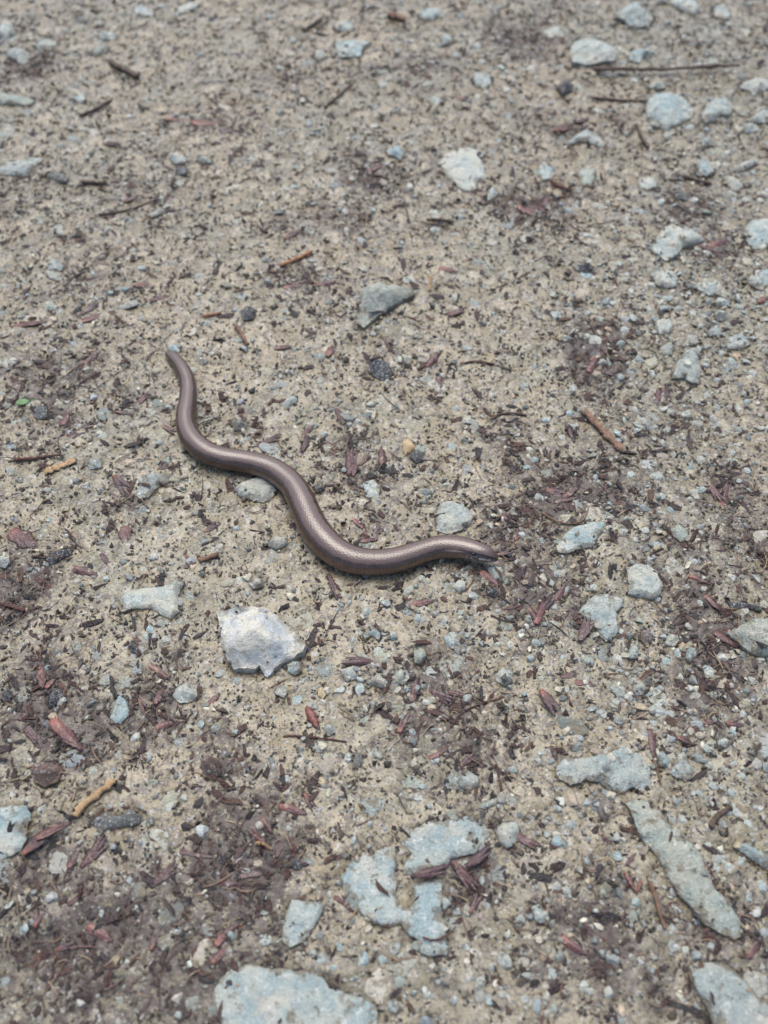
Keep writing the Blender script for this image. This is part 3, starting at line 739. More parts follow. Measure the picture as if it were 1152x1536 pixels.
    for sgn in (1, -1):
        si = int(np.argmin(np.abs(s - (L - .0098)))); ph = .93 * sgn
        r0 = rt[si]
        c0 = np.array([R[si, 0], R[si, 1], zg[si] + R[si, 3] + r0 * .93]) - side[si] * math.sin(ph) * r0 * .97 * 1.03 + up * math.cos(ph) * r0 * .9
        nu, nv = 14, 9
        vv = []
        for b_ in range(nv):
            th = math.pi * b_ / (nv - 1)
            for a_ in range(nu):
                al = 2 * math.pi * a_ / nu
                q_ = np.array([math.sin(th) * math.cos(al) * .0010, math.sin(th) * math.sin(al) * .0007, math.cos(th) * .0007])
                vv.append(q_[0] * np.r_[T[si], 0] + q_[1] * side[si] + q_[2] * up)
        ff = [[b_ * nu + a_, b_ * nu + (a_ + 1) % nu, (b_ + 1) * nu + (a_ + 1) % nu, (b_ + 1) * nu + a_] for b_ in range(nv - 1) for a_ in range(nu)]
        em = np_mesh('eye', np.array(vv), np.array(ff), ke.m, smooth=True)
        eo = link(bpy.data.objects.new('eye', em), root); eo.location = (c0[0] - root.location.x, c0[1] - root.location.y, c0[2])
build_worm()

# ------------------------------------------------------------------ scatter masks
def sample_area(n, extra=.06):
    """uniform points on the ground in the seen area and a margin round it"""
    out = []
    got = 0
    while got < n:
        X = rng.uniform(-.36, .36, n); Y = rng.uniform(-.02, .76, n)
        halfw = .115 + extra + .235 * (Y + .0)
        k = np.abs(X) < halfw
        out.append(np.c_[X[k], Y[k]]); got += k.sum()
    return np.vstack(out)[:n]

a7 = np.arange(8) * 2 * np.pi / 8
PLT_V = np.vstack([np.c_[np.cos(a7), np.sin(a7), 0 * a7 + .4], np.c_[np.cos(a7), np.sin(a7), 0 * a7 - .6], [[0.1, 0, 1.0]]])
PLT_F = np.array([(i, (i + 1) % 8, 16) for i in range(8)] + [(i + 8, (i + 1) % 8 + 8, (i + 1) % 8) for i in range(8)] + [(i + 8, (i + 1) % 8, i) for i in range(8)])
OCT_V = np.array([(1,0,0),(-1,0,0),(0,1,0),(0,-1,0),(0,0,1),(0,0,-1)], float)
OCT_F = np.array([(0,2,4),(2,1,4),(1,3,4),(3,0,4),(2,0,5),(1,2,5),(3,1,5),(0,3,5)])
g_ = (1 + 5 ** .5) / 2
ICO_V = np.array([(-1,g_,0),(1,g_,0),(-1,-g_,0),(1,-g_,0),(0,-1,g_),(0,1,g_),(0,-1,-g_),(0,1,-g_),(g_,0,-1),(g_,0,1),(-g_,0,-1),(-g_,0,1)], float); ICO_V /= np.linalg.norm(ICO_V[0])
ICO_F = np.array([(0,11,5),(0,5,1),(0,1,7),(0,7,10),(0,10,11),(1,5,9),(5,11,4),(11,10,2),(10,7,6),(7,1,8),(3,9,4),(3,4,2),(3,2,6),(3,6,8),(3,8,9),(4,9,5),(2,4,11),(6,2,10),(8,6,7),(9,8,1)])
def grains(name, TV, TF, XY, size, col, mat, jitter, sink, tilt=.5, kind='stuff', label=None, cat=None, smooth=False):
    n = len(XY); m = len(TV)
    v = TV[None] * (1 + rng.normal(0, jitter, (n, m, 1))) + rng.normal(0, jitter * .5, (n, m, 3))
    v *= size[:, None, :]
    ax, ay, az = rng.normal(0, tilt, n), rng.normal(0, tilt, n), rng.uniform(0, 2 * np.pi, n)
    def rot(v, ang, i, j):
        c, s_ = np.cos(ang)[:, None], np.sin(ang)[:, None]
        a, b = v[..., i].copy(), v[..., j].copy()
        v[..., i] = a * c - b * s_; v[..., j] = a * s_ + b * c
    rot(v, ax, 1, 2); rot(v, ay, 0, 2); rot(v, az, 0, 1)
    z = gh_top(XY[:, 0], XY[:, 1])
    v[..., 0] += XY[:, :1]; v[..., 1] += XY[:, 1:2]; v[..., 2] += (z + size[:, 2] * sink)[:, None]
    F = (TF[None] + (np.arange(n) * m)[:, None, None]).reshape(-1, TF.shape[1])
    c = np.repeat(col, m, 0)
    o = link(bpy.data.objects.new(name, np_mesh(name, v.reshape(-1, 3), F, mat, c, smooth)))
    return tag(o, label, cat, kind=kind)
def pick(palette, n, var=.15):
    p = np.array(palette)[rng.integers(0, len(palette), n)]
    return np.clip(p * rng.normal(1, var, (n, 1)) * rng.normal(1, .018, (n, 3)), .01, .85)
def thin(XY, f, keep_on_stone=.35):
    k = rng.random(len(XY)) < f
    XY = XY[k]
    s_ = stone_field(XY[:, 0], XY[:, 1])
    wd = worm_dist(XY[:, 0], XY[:, 1])
    k = ((s_ > -.0002) | (rng.random(len(XY)) < keep_on_stone * np.exp(np.clip(s_, -1, 0) / .006))) & (wd > .003)
    return XY[k]

# dark soil crumbs
P = sample_area(210000)
m_ = mould_at(P[:, 0], P[:, 1]); cl = np.clip(perlin(P[:, 0], P[:, 1], 150, 21) * 1.6 + perlin(P[:, 0], P[:, 1], 45, 22) * 1.0 + .45, .03, 1)
P = thin(P, np.clip(.10 + .60 * cl + .45 * m_, 0, 1), .10)
sz = np.minimum(np.exp(rng.normal(math.log(.00043), .45, len(P))), .0016)
grains('soil_crumbs', OCT_V, OCT_F, P, np.c_[sz * rng.uniform(.9, 2.0, len(P)), sz, sz * rng.uniform(.4, .8, len(P))],
       pick([(.034,.028,.023),(.048,.037,.029),(.066,.050,.037),(.032,.031,.030),(.090,.069,.050),(.092,.090,.080)], len(P)), M['crumb'], .22, .2,
       label='fine dark soil crumbs scattered all over the muddy path', cat='soil crumbs')
# fine stone grit
P = sample_area(60000)
g2 = gravel_at(P[:, 0], P[:, 1])
P = thin(P, np.clip(.10 + .75 * g2, 0, 1))
sz = np.exp(rng.normal(math.log(.00068), .42, len(P)))
grains('fine_grit', ICO_V, ICO_F, P, np.c_[sz * rng.uniform(.9, 1.6, len(P)), sz, sz * rng.uniform(.45, .8, len(P))],
       pick([(.27,.295,.27),(.34,.35,.305),(.23,.255,.25),(.42,.40,.32),(.30,.26,.195),(.16,.175,.165),(.34,.28,.19)], len(P)), M['grit'], .16, .12,
       label='fine grey stone grit pressed into the muddy path', cat='grit')
# bark flakes
P = sample_area(46000)
m_ = mould_at(P[:, 0], P[:, 1])
P = thin(P, np.clip(.10 + .95 * m_ ** 1.2, 0, 1))
sz = np.minimum(np.exp(rng.normal(math.log(.00092), .48, len(P))), .0019)
grains('bark_flakes', PLT_V, PLT_F, P, np.c_[sz * rng.uniform(.9, 2.6, len(P)), sz * rng.uniform(.35, .8, len(P)), sz * .16],
       pick([(.052,.032,.029),(.042,.029,.030),(.075,.040,.034),(.030,.028,.029),(.095,.054,.040),(.052,.036,.034)], len(P)), M['flake'], .25, .9, .28,
       label='small dark purple-brown bark flakes strewn over the mould patches', cat='bark flakes')
# fibres and needles
def fibres(n, name):
    P = sample_area(n)
    m_ = mould_at(P[:, 0], P[:, 1])
    P = thin(P, np.clip(.08 + .8 * m_, 0, 1))
    n = len(P); L = np.exp(rng.normal(math.log(.0042), .5, n)); r = rng.uniform(.00012, .00032, n)
    az = rng.uniform(0, 2 * np.pi, n); bend = rng.normal(0, .25, n)
    ts = np.array([-.5, -.17, .17, .5]); V = np.zeros((n, 4, 3, 3))
    for i, t in enumerate(ts):
        lx = t * L; ly = bend * L * (t * t * 4 - 1) * .5
        cxx = P[:, 0] + lx * np.cos(az) - ly * np.sin(az); cyy = P[:, 1] + lx * np.sin(az) + ly * np.cos(az)
        cz = gh(cxx, cyy) + .0005 + rng.uniform(-.0002, .0006, n)
        rad = r * (1 if i in (1, 2) else .5)
        for j in range(3):
            al = 2 * np.pi * j / 3
            V[:, i, j, 0] = cxx - np.sin(az) * np.cos(al) * rad; V[:, i, j, 1] = cyy + np.cos(az) * np.cos(al) * rad; V[:, i, j, 2] = cz + np.sin(al) * rad
    tf = []
    for i in range(3):
        for j in range(3):
            tf.append((i * 3 + j, i * 3 + (j + 1) % 3, (i + 1) * 3 + (j + 1) % 3, (i + 1) * 3 + j))
    tf = np.array(tf)
    F = (tf[None] + (np.arange(n) * 12)[:, None, None]).reshape(-1, 4)
    c = np.repeat(pick([(.10,.07,.06),(.16,.11,.085),(.08,.06,.055),(.22,.15,.10),(.14,.08,.075),(.30,.23,.15)], n), 12, 0)
    o = link(bpy.data.objects.new(name, np_mesh(name, V.reshape(-1, 3), F, M['fibre'], c)))
    tag(o, 'thin brown plant fibres and needle scraps in the mould', 'plant fibres', kind='stuff')
fibres(26000, 'plant_fibres')

# ------------------------------------------------------------------ single pebbles
def pebble_template(i):
    v = ICO_V.copy(); r = np.random.default_rng(100 + i)
    # one subdivision, then cut by random planes: crushed, angular stone
    vs = [tuple(q) for q in v]; cache = {}; fs = []
    def midp(a, b):
        key = (min(a, b), max(a, b))
        if key not in cache:
            q = (np.array(vs[a]) + np.array(vs[b])) / 2; q /= np.linalg.norm(q); cache[key] = len(vs); vs.append(tuple(q))
        return cache[key]
    for a, b, c in ICO_F:
        ab, bc, ca = midp(a, b), midp(b, c), midp(c, a)
        fs += [(a, ab, ca), (b, bc, ab), (c, ca, bc), (ab, bc, ca)]
    v = np.array(vs)
    for _ in range(9):
        nrm = r.normal(size=3); nrm /= np.linalg.norm(nrm); d = r.uniform(.55, .85)
        over = np.clip(v @ nrm - d, 0, None); v -= over[:, None] * nrm
    v *= 1 + r.normal(0, .02, (len(v), 1))
    return v, np.array(fs)
PT = [pebble_template(i) for i in range(14)]
PM = {}
for mt in ('blue', 'pale', 'green', 'dark', 'ochre', 'rust'):
    PM[mt] = [np_mesh('pebble', v, f, M[mt], smooth=False) for v, f in PT]
PEB = """213,405,14,p 188,433,14,b 298,418,14,b 310,490,16,p 434,603,20,b 537,630,14,b 558,602,20,p 487,652,14,b 685,612,14,b 596,537,16,p 612,535,15,p
640,538,10,p 660,590,10,p 697,632,10,p 420,1037,20,b 447,1050,16,b 510,1035,18,b 540,1035,20,b 580,905,20,b 550,920,18,b 640,875,10,p 765,968,14,p
567,978,12,p 520,1140,14,b 590,1170,18,p 635,1180,12,b 655,1140,10,b 430,1170,12,p 560,1215,12,b 478,1215,12,b 400,1195,12,b 820,1250,12,b 835,1262,18,b
855,1240,22,b 926,1258,16,p 925,1285,16,b 835,1215,16,b 880,1290,14,b 850,1335,14,p 836,1330,12,b 1016,1365,14,p 1008,1395,14,b 1010,1420,16,b 1065,1420,16,b
1028,1425,12,p 930,1440,14,b 975,1455,12,b 910,1490,18,b 885,1490,16,b 830,1460,16,b 790,1465,18,b 787,1500,14,b 805,1510,18,b 830,1515,16,b 1022,1232,14,p
1100,1218,18,b 1122,1238,18,b 1138,1215,12,b 1060,1268,12,p 1072,1290,14,p 1072,1305,12,p 1092,1305,18,p 1105,1295,16,b 1140,1333,20,b 1122,1350,14,b 1132,1370,18,b
1143,1400,16,b 1120,1345,12,p 1045,1190,14,b 1070,1180,16,p 1095,1190,14,b 1110,1165,14,p 1060,1150,14,p 1000,1110,14,b 1045,1090,20,b 1098,1100,12,b 1060,1125,20,p
930,1080,18,b 905,1070,14,p 888,1062,14,b 925,1052,14,b 885,1030,12,p 860,1040,12,p 850,1035,10,p 935,1035,16,p 1000,1055,14,p 1003,1075,16,p 985,1060,12,p
980,1085,12,p 1020,1015,12,p 1000,990,16,b 1018,977,16,b 1035,940,14,p 1050,905,14,p 1115,915,16,p 1098,868,16,p 1040,840,14,p 1030,880,12,p 985,820,16,p
965,797,16,p 975,840,12,p 935,800,14,b 940,780,10,p 990,770,12,p 1005,765,16,b 830,935,12,p 832,910,10,p 805,965,14,b 815,960,12,b 845,985,10,b 890,880,12,p
893,950,14,p 925,990,18,b 930,1005,12,p 1150,1033,14,b 1140,990,12,p 1128,1020,12,p 700,955,12,b 665,935,12,b 625,930,14,b 590,955,12,p 560,1000,10,p 470,1003,10,p
460,1020,10,b 700,1050,12,p 660,1100,10,p 640,1055,14,b 620,1100,14,b 740,1095,12,b 760,1060,10,p 770,1155,14,b 790,1110,10,p 810,1130,10,p 455,1480,10,b
590,1420,22,b 575,1440,16,b 545,1440,20,b 530,1465,14,b 500,1450,12,b 600,1470,18,g 590,1510,22,b 640,1490,12,p 665,1460,20,b 720,1480,22,b 735,1500,16,b 755,1440,26,b
680,1500,14,b 700,1420,10,p 735,1360,12,b 760,1400,14,p 480,1440,14,b 398,1410,18,b 400,1380,10,p 510,1420,14,b 650,1450,14,p 540,1500,10,p 560,1520,14,b 470,1430,14,b
1048,100,14,p 1010,100,12,p 935,95,12,p 950,120,14,p 1000,205,14,p 1035,195,12,b 985,240,16,p 920,255,14,p 1090,230,12,p 1120,300,14,p 1140,300,12,p 1060,320,16,g
1040,300,14,p 1095,290,12,p 1010,310,12,p 990,305,14,p 950,310,12,b 880,355,16,b 925,400,16,b 945,395,14,p 975,470,14,p 1000,450,16,p 1040,470,14,p 1055,475,14,p
1025,445,12,p 1035,455,12,p 1080,470,14,p 1108,450,14,p 1150,478,16,p 1140,490,14,p 1110,460,12,b 1060,520,14,p 1080,530,14,p 1100,540,14,p 1120,540,16,p 1130,560,14,p
1080,570,18,b 1060,590,14,p 1045,595,14,p 1095,610,12,p 1075,610,14,p 1030,620,14,p 995,612,16,p 1000,645,14,p 985,640,12,p 960,625,10,p 955,645,14,b 1090,645,14,p
1110,610,12,p 1140,640,16,p 1050,690,14,p 1035,700,16,b 985,715,20,b 945,715,12,b 1098,680,12,b 1120,705,14,p 1090,720,12,p 1050,735,18,b 895,512,20,p 880,418,22,b
908,455,16,b 830,475,18,b 935,500,16,p 860,500,14,b 845,510,14,b 958,540,14,b 980,560,16,b 905,545,14,p 930,565,16,b 860,585,14,p 820,630,14,b 842,658,16,p 862,638,18,p
855,620,16,b 800,690,14,b 790,700,12,b 925,650,14,b 1060,545,12,p 970,500,10,p 950,480,14,p 965,450,12,p 990,455,12,p 945,440,14,p 900,480,12,p 880,470,12,p
112,514,14,b 75,460,18,g 165,438,12,b 20,545,12,p 120,640,12,b 255,610,12,b 150,650,12,p 250,690,10,b 155,790,10,b 75,780,12,b 30,720,14,b 130,730,14,b
230,835,14,b 215,855,12,p 160,870,10,b 250,960,16,p 225,945,18,b 220,955,14,p 330,1010,16,p 355,1020,12,b 300,1085,14,b 325,1090,14,b 300,1100,12,b 355,1095,14,b
255,1210,16,p 215,1235,12,p 65,1215,14,p 15,1355,18,b 50,1385,14,b 265,1395,16,b 245,1420,14,p 150,1370,12,p 120,1500,16,b 180,1500,12,p 70,1490,12,p 205,1360,10,p
420,100,14,b 440,62,12,b 405,24,14,b 455,150,12,p 575,125,18,p 560,190,14,b 465,187,14,b 718,70,14,b 760,136,16,b 690,25,12,b 620,60,14,p 655,155,20,g 760,110,12,b
470,305,12,p 440,283,12,b 528,270,12,p 615,280,16,p 560,315,14,b 520,345,12,p 650,345,14,b 680,350,12,b 485,325,22,p 130,60,12,p 180,100,14,b 295,96,14,b 70,145,14,g
60,180,20,b 30,215,16,b 195,195,14,b 115,260,16,b 290,275,14,b 310,257,14,b 375,195,14,b 380,315,16,p 235,255,12,b 345,130,12,p 365,150,14,p"""
TONE = {'p': 'pale', 'b': 'blue', 'g': 'green', 'o': 'ochre'}
TWORD = {'pale': 'pale', 'blue': 'blue-grey', 'green': 'grey-green'}
def zone(x, y):
    if y < 340: return 'far away near the top, left side' if x < 420 else ('far away near the top, middle' if x < 790 else 'in the gravel at the upper right')
    if y < 760: return 'on the mud left of the tail' if x < 300 else ('on the mud above the slow worm' if x < 790 else 'in the loose gravel at the right edge')
    if y < 1130: return 'on the mud at the left, below the tail' if x < 400 else ('on the mud below the slow worm' if x < 790 else 'among gravel right of the head')
    return 'near the bottom left corner' if x < 390 else ('in the mud near the bottom, middle' if x < 790 else 'in the gritty mud near the bottom right corner')
PEND = []
def place_pebble(x, y, w, mt, rs):
    X, Y, _ = gp(x, y)
    me = PM[mt][rs.randrange(len(PT))]
    o = link(bpy.data.objects.new('pebble', me))
    r = w * .5 * mpp(x, y) * 1.15
    sz_ = (r * rs.uniform(.95, 1.2), r * rs.uniform(.75, 1.0), r * rs.uniform(.32, .6))
    o.scale = sz_; o.location = (X, Y, gz(X, Y) + sz_[2] * rs.uniform(-.25, .15))
    o.rotation_euler = (rs.gauss(0, .3), rs.gauss(0, .3), rs.uniform(0, 6.28))
    PEND.append((o, x, y, f'small {TWORD[mt]} pebble', 'pebble', f'small pebbles {zone(x, y)}'))
rs = random.Random(3)
npeb = 0
for tok in PEB.split():
    x, y, w, c = tok.split(',')
    if npeb < 300: place_pebble(float(x), float(y), float(w), TONE[c], rs); npeb += 1
# the remaining coarse gravel, too many to tell apart
P = sample_area(9000)
g2 = gravel_at(P[:, 0], P[:, 1])
P = thin(P, np.clip(.03 + .55 * g2 ** 1.6, 0, 1))
sz = np.exp(rng.normal(math.log(.00125), .30, len(P)))
VT, FT = PT[0]
for q_ in range(3):
    sel = np.arange(len(P)) % 3 == q_
    VT, FT = PT[q_ * 3]
    grains('coarse_gravel', VT, FT, P[sel], np.c_[sz[sel] * rng.uniform(.9, 1.5, sel.sum()), sz[sel], sz[sel] * rng.uniform(.45, .8, sel.sum())],
       pick([(.29,.33,.31),(.38,.40,.355),(.26,.31,.31),(.44,.43,.35),(.32,.29,.22),(.18,.20,.19)], sel.sum()), M['grit'], .02, .15, .4,
       label='loose small gravel in the mud, thickest along the right side', cat='gravel')

k = NT('sunken_chip'); p = k.pos()
c_ = k.mix(k.ramp(k.noise(p, 420, 4, .7), .54, .66, 0, .6), k.attr('col', 'Color'), (.62, .64, .60))
c_ = k.mix(k.ramp(k.noise(p, 800, 3, .7), .56, .66, 0, .5), c_, (.13, .13, .12))
c_ = k.mix(k.ramp(k.noise(p, 230, 5, .7), .50, .60, 0, .85), c_, (.23, .195, .13))
M['sunk'] = k.out(c_, .42, k.bump(k.noise(p, 600, 5, .7), .002))
P = sample_area(9000)
P = thin(P, np.clip(.26 + .45 * gravel_at(P[:, 0], P[:, 1]), 0, 1), 0)
sz = np.minimum(np.exp(rng.normal(math.log(.0019), .45, len(P))), .0050)
for q_ in range(2):
    sel = np.arange(len(P)) % 2 == q_
    VT, FT = PT[4 + q_ * 5]
    grains('sunken_gravel', VT, FT, P[sel], np.c_[sz[sel] * rng.uniform(.9, 1.7, sel.sum()), sz[sel], sz[sel] * rng.uniform(.22, .4, sel.sum())],
       pick([(.34,.365,.325),(.42,.43,.37),(.31,.345,.33),(.46,.44,.355),(.36,.335,.26)], sel.sum()), M['sunk'], .02, -.35, .12,
       label='flat grey stone chips sunk level with the silt', cat='gravel')

# ------------------------------------------------------------------ husks (bud scales)
def husk_template(i):
    """a thin arched bud scale with ridges; the odd ones are frayed into two to four strips"""
    r = random.Random(40 + i)
    strips = [1, 2, 1, 2, 1, 3, 1, 2, 1, 1][i]
    V, C, F = [], [], []
    base = [(.070, .042, .043), (.058, .040, .045), (.082, .050, .047), (.055, .043, .048)][i % 4]
    root = [(.20, .115, .10), (.09, .055, .055), (.14, .085, .072), (.26, .13, .075)][i % 4]
    tip = (.04, .03, .034)
    for q0 in range(strips):
        n, m = 13, 7
        fan = 0 if strips == 1 else (q0 / (strips - 1) - .5) * r.uniform(.18, .42)
        ln = 1.0 if strips == 1 else r.uniform(.6, 1.0)
        hw = r.uniform(.13, .19) if strips == 1 else r.uniform(.085, .125)
        curve = r.uniform(-.25, .25); arch = r.uniform(.3, .65); lift = r.uniform(0, .12) * (strips > 1); twist = r.uniform(-.5, .5)
        b0 = len(V); ph = r.uniform(0, 6)
        for lay in (0, 1):
            for a in range(n):
                t = a / (n - 1)
                w = hw * max(.10, math.sin(math.pi * min(1, .16 + t * .80)) ** .75 * (1 - .25 * t))
                if t > .93: w *= .45
                for b in range(m):
                    s_ = b / (m - 1) * 2 - 1
                    ww = w * (1 + (.16 * math.sin(t * 13 + ph + (2 if s_ > 0 else 0)) if abs(s_) > .9 else 0))
                    y = s_ * ww + curve * t * t * .35; x = t * ln
                    z = arch * (1 - s_ * s_) * w + .16 * w * math.cos(s_ * math.pi * 2) + lift * t * .5 + twist * s_ * w * t
                    z -= lay * (.018 + .12 * w)
                    V.append((x * math.cos(fan) - y * math.sin(fan) - .5, x * math.sin(fan) + y * math.cos(fan), z))
                    f = max(0, 1 - t * 2.6) * (.8 if i % 2 == 0 else .5); g = max(0, (t - .55) / .45)
                    c = [base[k_] * (1 - f) + root[k_] * f for k_ in range(3)]; c = [c[k_] * (1 - g) + tip[k_] * g for k_ in range(3)]
                    dk = (.6 if abs(s_) > .9 else 1.0) * (1.35 if b in (2, 4) else .85)
                    C.append([k_ * dk for k_ in c])
        N = n * m
        for a in range(n - 1):
            for b in range(m - 1):
                k0 = b0 + a * m + b
                F.append((k0, k0 + m, k0 + m + 1, k0 + 1)); F.append((N + k0 + 1, N + k0 + m + 1, N + k0 + m, N + k0))
            k0 = b0 + a * m; F.append((k0, N + k0, N + k0 + m, k0 + m))
            k0 = b0 + a * m + m - 1; F.append((k0 + m, N + k0 + m, N + k0, k0))
        for b in range(m - 1):
            k0 = b0 + b; F.append((k0 + 1, N + k0 + 1, N + k0, k0)); k0 = b0 + (n - 1) * m + b; F.append((k0, N + k0, N + k0 + 1, k0 + 1))
    return np_mesh('husk', np.array(V), np.array(F), M['husk'], np.array(C), True)
HM = [husk_template(i) for i in range(10)]
def bud_template(i):
    n, m = 16, 16; V, C, F = [], [], []
    for a in range(n):
        t = a / (n - 1); w = .14 * math.sin(math.pi * t ** .72) ** .85 + .004
        for b in range(m):
            al = 2 * math.pi * b / m
            sc = 1 + .10 * (((t * 4 + (b % 8) / 8.0) % 1.0) - .5)
            V.append((t - .5, math.cos(al) * w * sc, math.sin(al) * w * sc * .9))
            sh = .5 + .9 * ((t * 4 + (b % 8) / 8.0) % 1.0)
            c = (.12, .052, .045) if t < .75 else (.05, .035, .035)
            C.append([q * sh for q in c])
    for a in range(n - 1):
        for b in range(m): F.append((a * m + b, a * m + (b + 1) % m, (a + 1) * m + (b + 1) % m, (a + 1) * m + b))
    return np_mesh('bud', np.array(V), np.array(F), M['husk'], np.array(C), True)
BM = [bud_template(i) for i in range(2)]
def img_to_ground_dir(x, y, ang):
    a = gp(x, y); d = 4
    b = gp(x + d * math.cos(ang), y - d * math.sin(ang))
    return math.atan2(b[1] - a[1], b[0] - a[0]), math.hypot(b[0] - a[0], b[1] - a[1]) / d
def husk(x, y, ln, deg, label=None, wide=1.0, t=None, kind='husk', lift=.0, roll=0, pitch=0):
    ang = math.radians(deg)
    yaw, sc = img_to_ground_dir(x, y, ang)
    L = ln * sc
    X, Y, _ = gp(x, y)
    me = (HM[(t if t is not None else rs.randrange(10))] if kind == 'husk' else BM[0])
    o = link(bpy.data.objects.new(kind, me))
    o.scale = (L, L * wide * 1.05, L * rs.uniform(.55, .95))
    o.location = (X, Y, gz(X, Y) + (.0003 if kind == 'husk' else L * .06) + lift)
    o.rotation_euler = (roll + rs.gauss(0, .18), pitch + rs.gauss(0, .06), yaw)
    o.rotation_mode = 'XYZ'
    z = zone(x, y)
    if label: tag(o, label, 'husk' if kind == 'husk' else 'bud', 'bud husks on the path')
    else: PEND.append((o, x, y, 'unmarked brown husk' if 0 else 'small purple-brown husk', 'husk', f'small husks {z}'))
H = husk
H(530,992,56,180-4,'dark-tipped pointed husk lying level on the mud below the slow worm',.8,1,lift=.0008,pitch=0)
H(470,1080,44,-62,'shiny fat red bud beside the white six-sided pebble',1.0,kind='bud')
H(636,906,34,8,'small red husk on the mud below the head of the slow worm',1.0,0)
H(503,892,58,-70,'long thin reddish husk with a stalk under the bend of the slow worm',.6)
H(825,1060,54,-56,'large brown husk with a rust-orange upper end at the right',1.1,3,lift=.0015)
H(878,945,42,62,'upright dark husk leaning on the pale blue lobed stone',1.1,5,lift=.002)
H(855,1013,30,10,'small dark red husk above the large brown husk',1.1)
H(876,1026,38,-14,'curved pinkish husk right of the small dark red husk',.8,0)
H(977,1117,46,-84,'dark upright husk above the slim grey pebble at lower right',.9)
H(1030,1113,32,-16,'dark three-cornered husk right of the dark upright husk',1.2)
H(38,812,48,-32,'wide purple husk at the left edge',1.7,4)
H(190,806,30,-80,'purple fan-shaped husk in bare mud at the left',1.6,6)
H(62,1016,34,-82,'glossy purple husk standing in the mould at the left',1.0,6)
H(76,1022,24,50,'short purple husk beside the glossy purple husk',1.3)
H(100,1102,66,-46,'large brown husk with a pink lower end in the lower left mould',1.0,4)
H(66,1262,74,38,'long purple husk with an orange lower end at the lower left',.9,3,lift=.002)
H(85,1248,60,30,'dark purple husk lying against the orange-ended husk',.8,2,lift=.003)
H(145,1276,70,47,'broad grey-purple husk right of the orange-ended husk',.9,5)
H(112,1285,40,60,'pinkish husk between the orange-ended husk and the broad grey-purple husk',1.1,0)
H(250,1312,62,36,'purple-brown husk alone in the mud at lower left',.9,5)
H(120,1345,44,32,'narrow brown husk below the broad grey-purple husk',.8)
H(295,1282,50,-10,'flat purple husk above the purple-brown husk at lower left',.8)
H(232,1408,36,70,'dark husk with a pale kernel near the bottom left',1.2,3)
H(655,1312,72,8,'long reddish husk lying over the broad flat stone',.7,1,lift=.0028)
H(725,1286,62,32,'upper of the two crossed reddish husks right of the flat stone',.8,1,lift=.003)
H(698,1318,66,-52,'lower of the two crossed reddish husks right of the flat stone',.8,5,lift=.002)
H(716,1350,44,62,'orange-brown husk below the crossed husks',.9,3)
H(516,1356,38,-32,'brown husk left of the large notched slab',1.0,2)
H(795,1267,52,-36,'brown pointed husk beside the small pale four-sided stone',1.0,1)
H(909,1264,26,-52,'small grey-purple husk left of the top of the long stone',.9)
H(945,1290,24,52,'small glossy brown husk left of the long stone',1.0)
H(944,1326,38,-62,'left half of the shiny split bud near the long stone',.8,kind='bud')
H(957,1333,26,-105,'right half of the shiny split bud near the long stone',.8,kind='bud')
H(895,1307,24,2,'flat brown seed-like husk left of the shiny split bud',.8)
H(217,598,42,36,'red-brown husk left of the tail, the brightest of its cluster',.9,1)
H(100,625,32,70,'reddish husk right of the squarish dark grey chip',1.1,0)
H(137,539,30,36,'pointed red husk left of the tail tip',1.2,0)
H(190,620,32,-4); H(185,731,48,-52,'dark forked husk left of the blue-grey stone',.9); H(195,725,34,70)
H(137,463,36,30); H(45,486,56,8,'long flat purple husk at the left edge above the mould',.7)
H(140,478,34,20); H(240,450,32,14); H(218,430,28,2); H(118,650,38,20); H(130,640,30,10)
H(255,646,32,-32,'dark husk poking out from under the tail bend',.8); H(248,700,26,15); H(258,712,20,30)
H(130,860,38,-16,'torn purple husk in the mud at the left',1.2); H(160,845,28,-60); H(320,790,32,34); H(283,842,30,-62,'slim dark red husk left of the short tan stick',.8)
H(235,1005,42,-26); H(320,1050,26,40,'short dark purple husk above the dark chip',1.2)
H(440,433,30,6,'pinkish husk left of the wedge-shaped stone',.9,0); H(452,425,30,10); H(487,428,36,9,'dark husk with a pink end beside the wedge-shaped stone',1.0,0)
H(672,403,30,-16,'bright red husk above the middle right',1.0,0); H(690,467,38,14); H(425,521,26,4); H(497,522,28,66); H(467,499,20,-36)
H(463,645,24,40); H(460,662,38,68,'thin purple husk above the middle of the slow worm',.7); H(405,660,52,20,'long reddish husk resting just above the slow worm',.7,5); H(512,625,30,-56)
H(527,690,48,80,'left husk of the reddish cluster above the slow worm',.9,5); H(533,700,30,75,None,1.0); H(551,686,34,45,'slanting middle husk of the reddish cluster above the slow worm',.7,1); H(573,683,32,96,'right husk of the reddish cluster above the slow worm',.9,6)
H(650,537,28,50); H(658,575,30,70); H(565,800,28,80); H(552,812,24,10); H(540,790,26,-40); H(735,872,40,-42)
H(605,1080,44,72); H(665,1050,44,-30); H(690,1045,36,-10,'dark husk beside a pale kernel in the lower middle',.9); H(620,1040,40,80); H(660,1130,36,30); H(707,1140,40,30,'purple husk in the mould above the small round stone',.9)
H(810,918,40,70); H(825,905,44,40); H(800,925,30,-60); H(840,890,34,60); H(838,742,40,-20,'glossy red-brown husk in the mould right of the middle',1.3,3); H(855,738,34,35); H(850,750,40,10)
H(1000,590,28,-60); H(990,590,24,70); H(1073,740,40,-62,'left husk of the forked pair near the right edge',.8); H(1087,742,38,70,'right husk of the forked pair near the right edge',.8)
H(856,650,36,-70,'purple husk left of the tan stick',.8); H(1148,450,26,20); H(853,190,46,14,'red-brown husk beside the arched pale blue stone',.8,3); H(878,180,30,10)
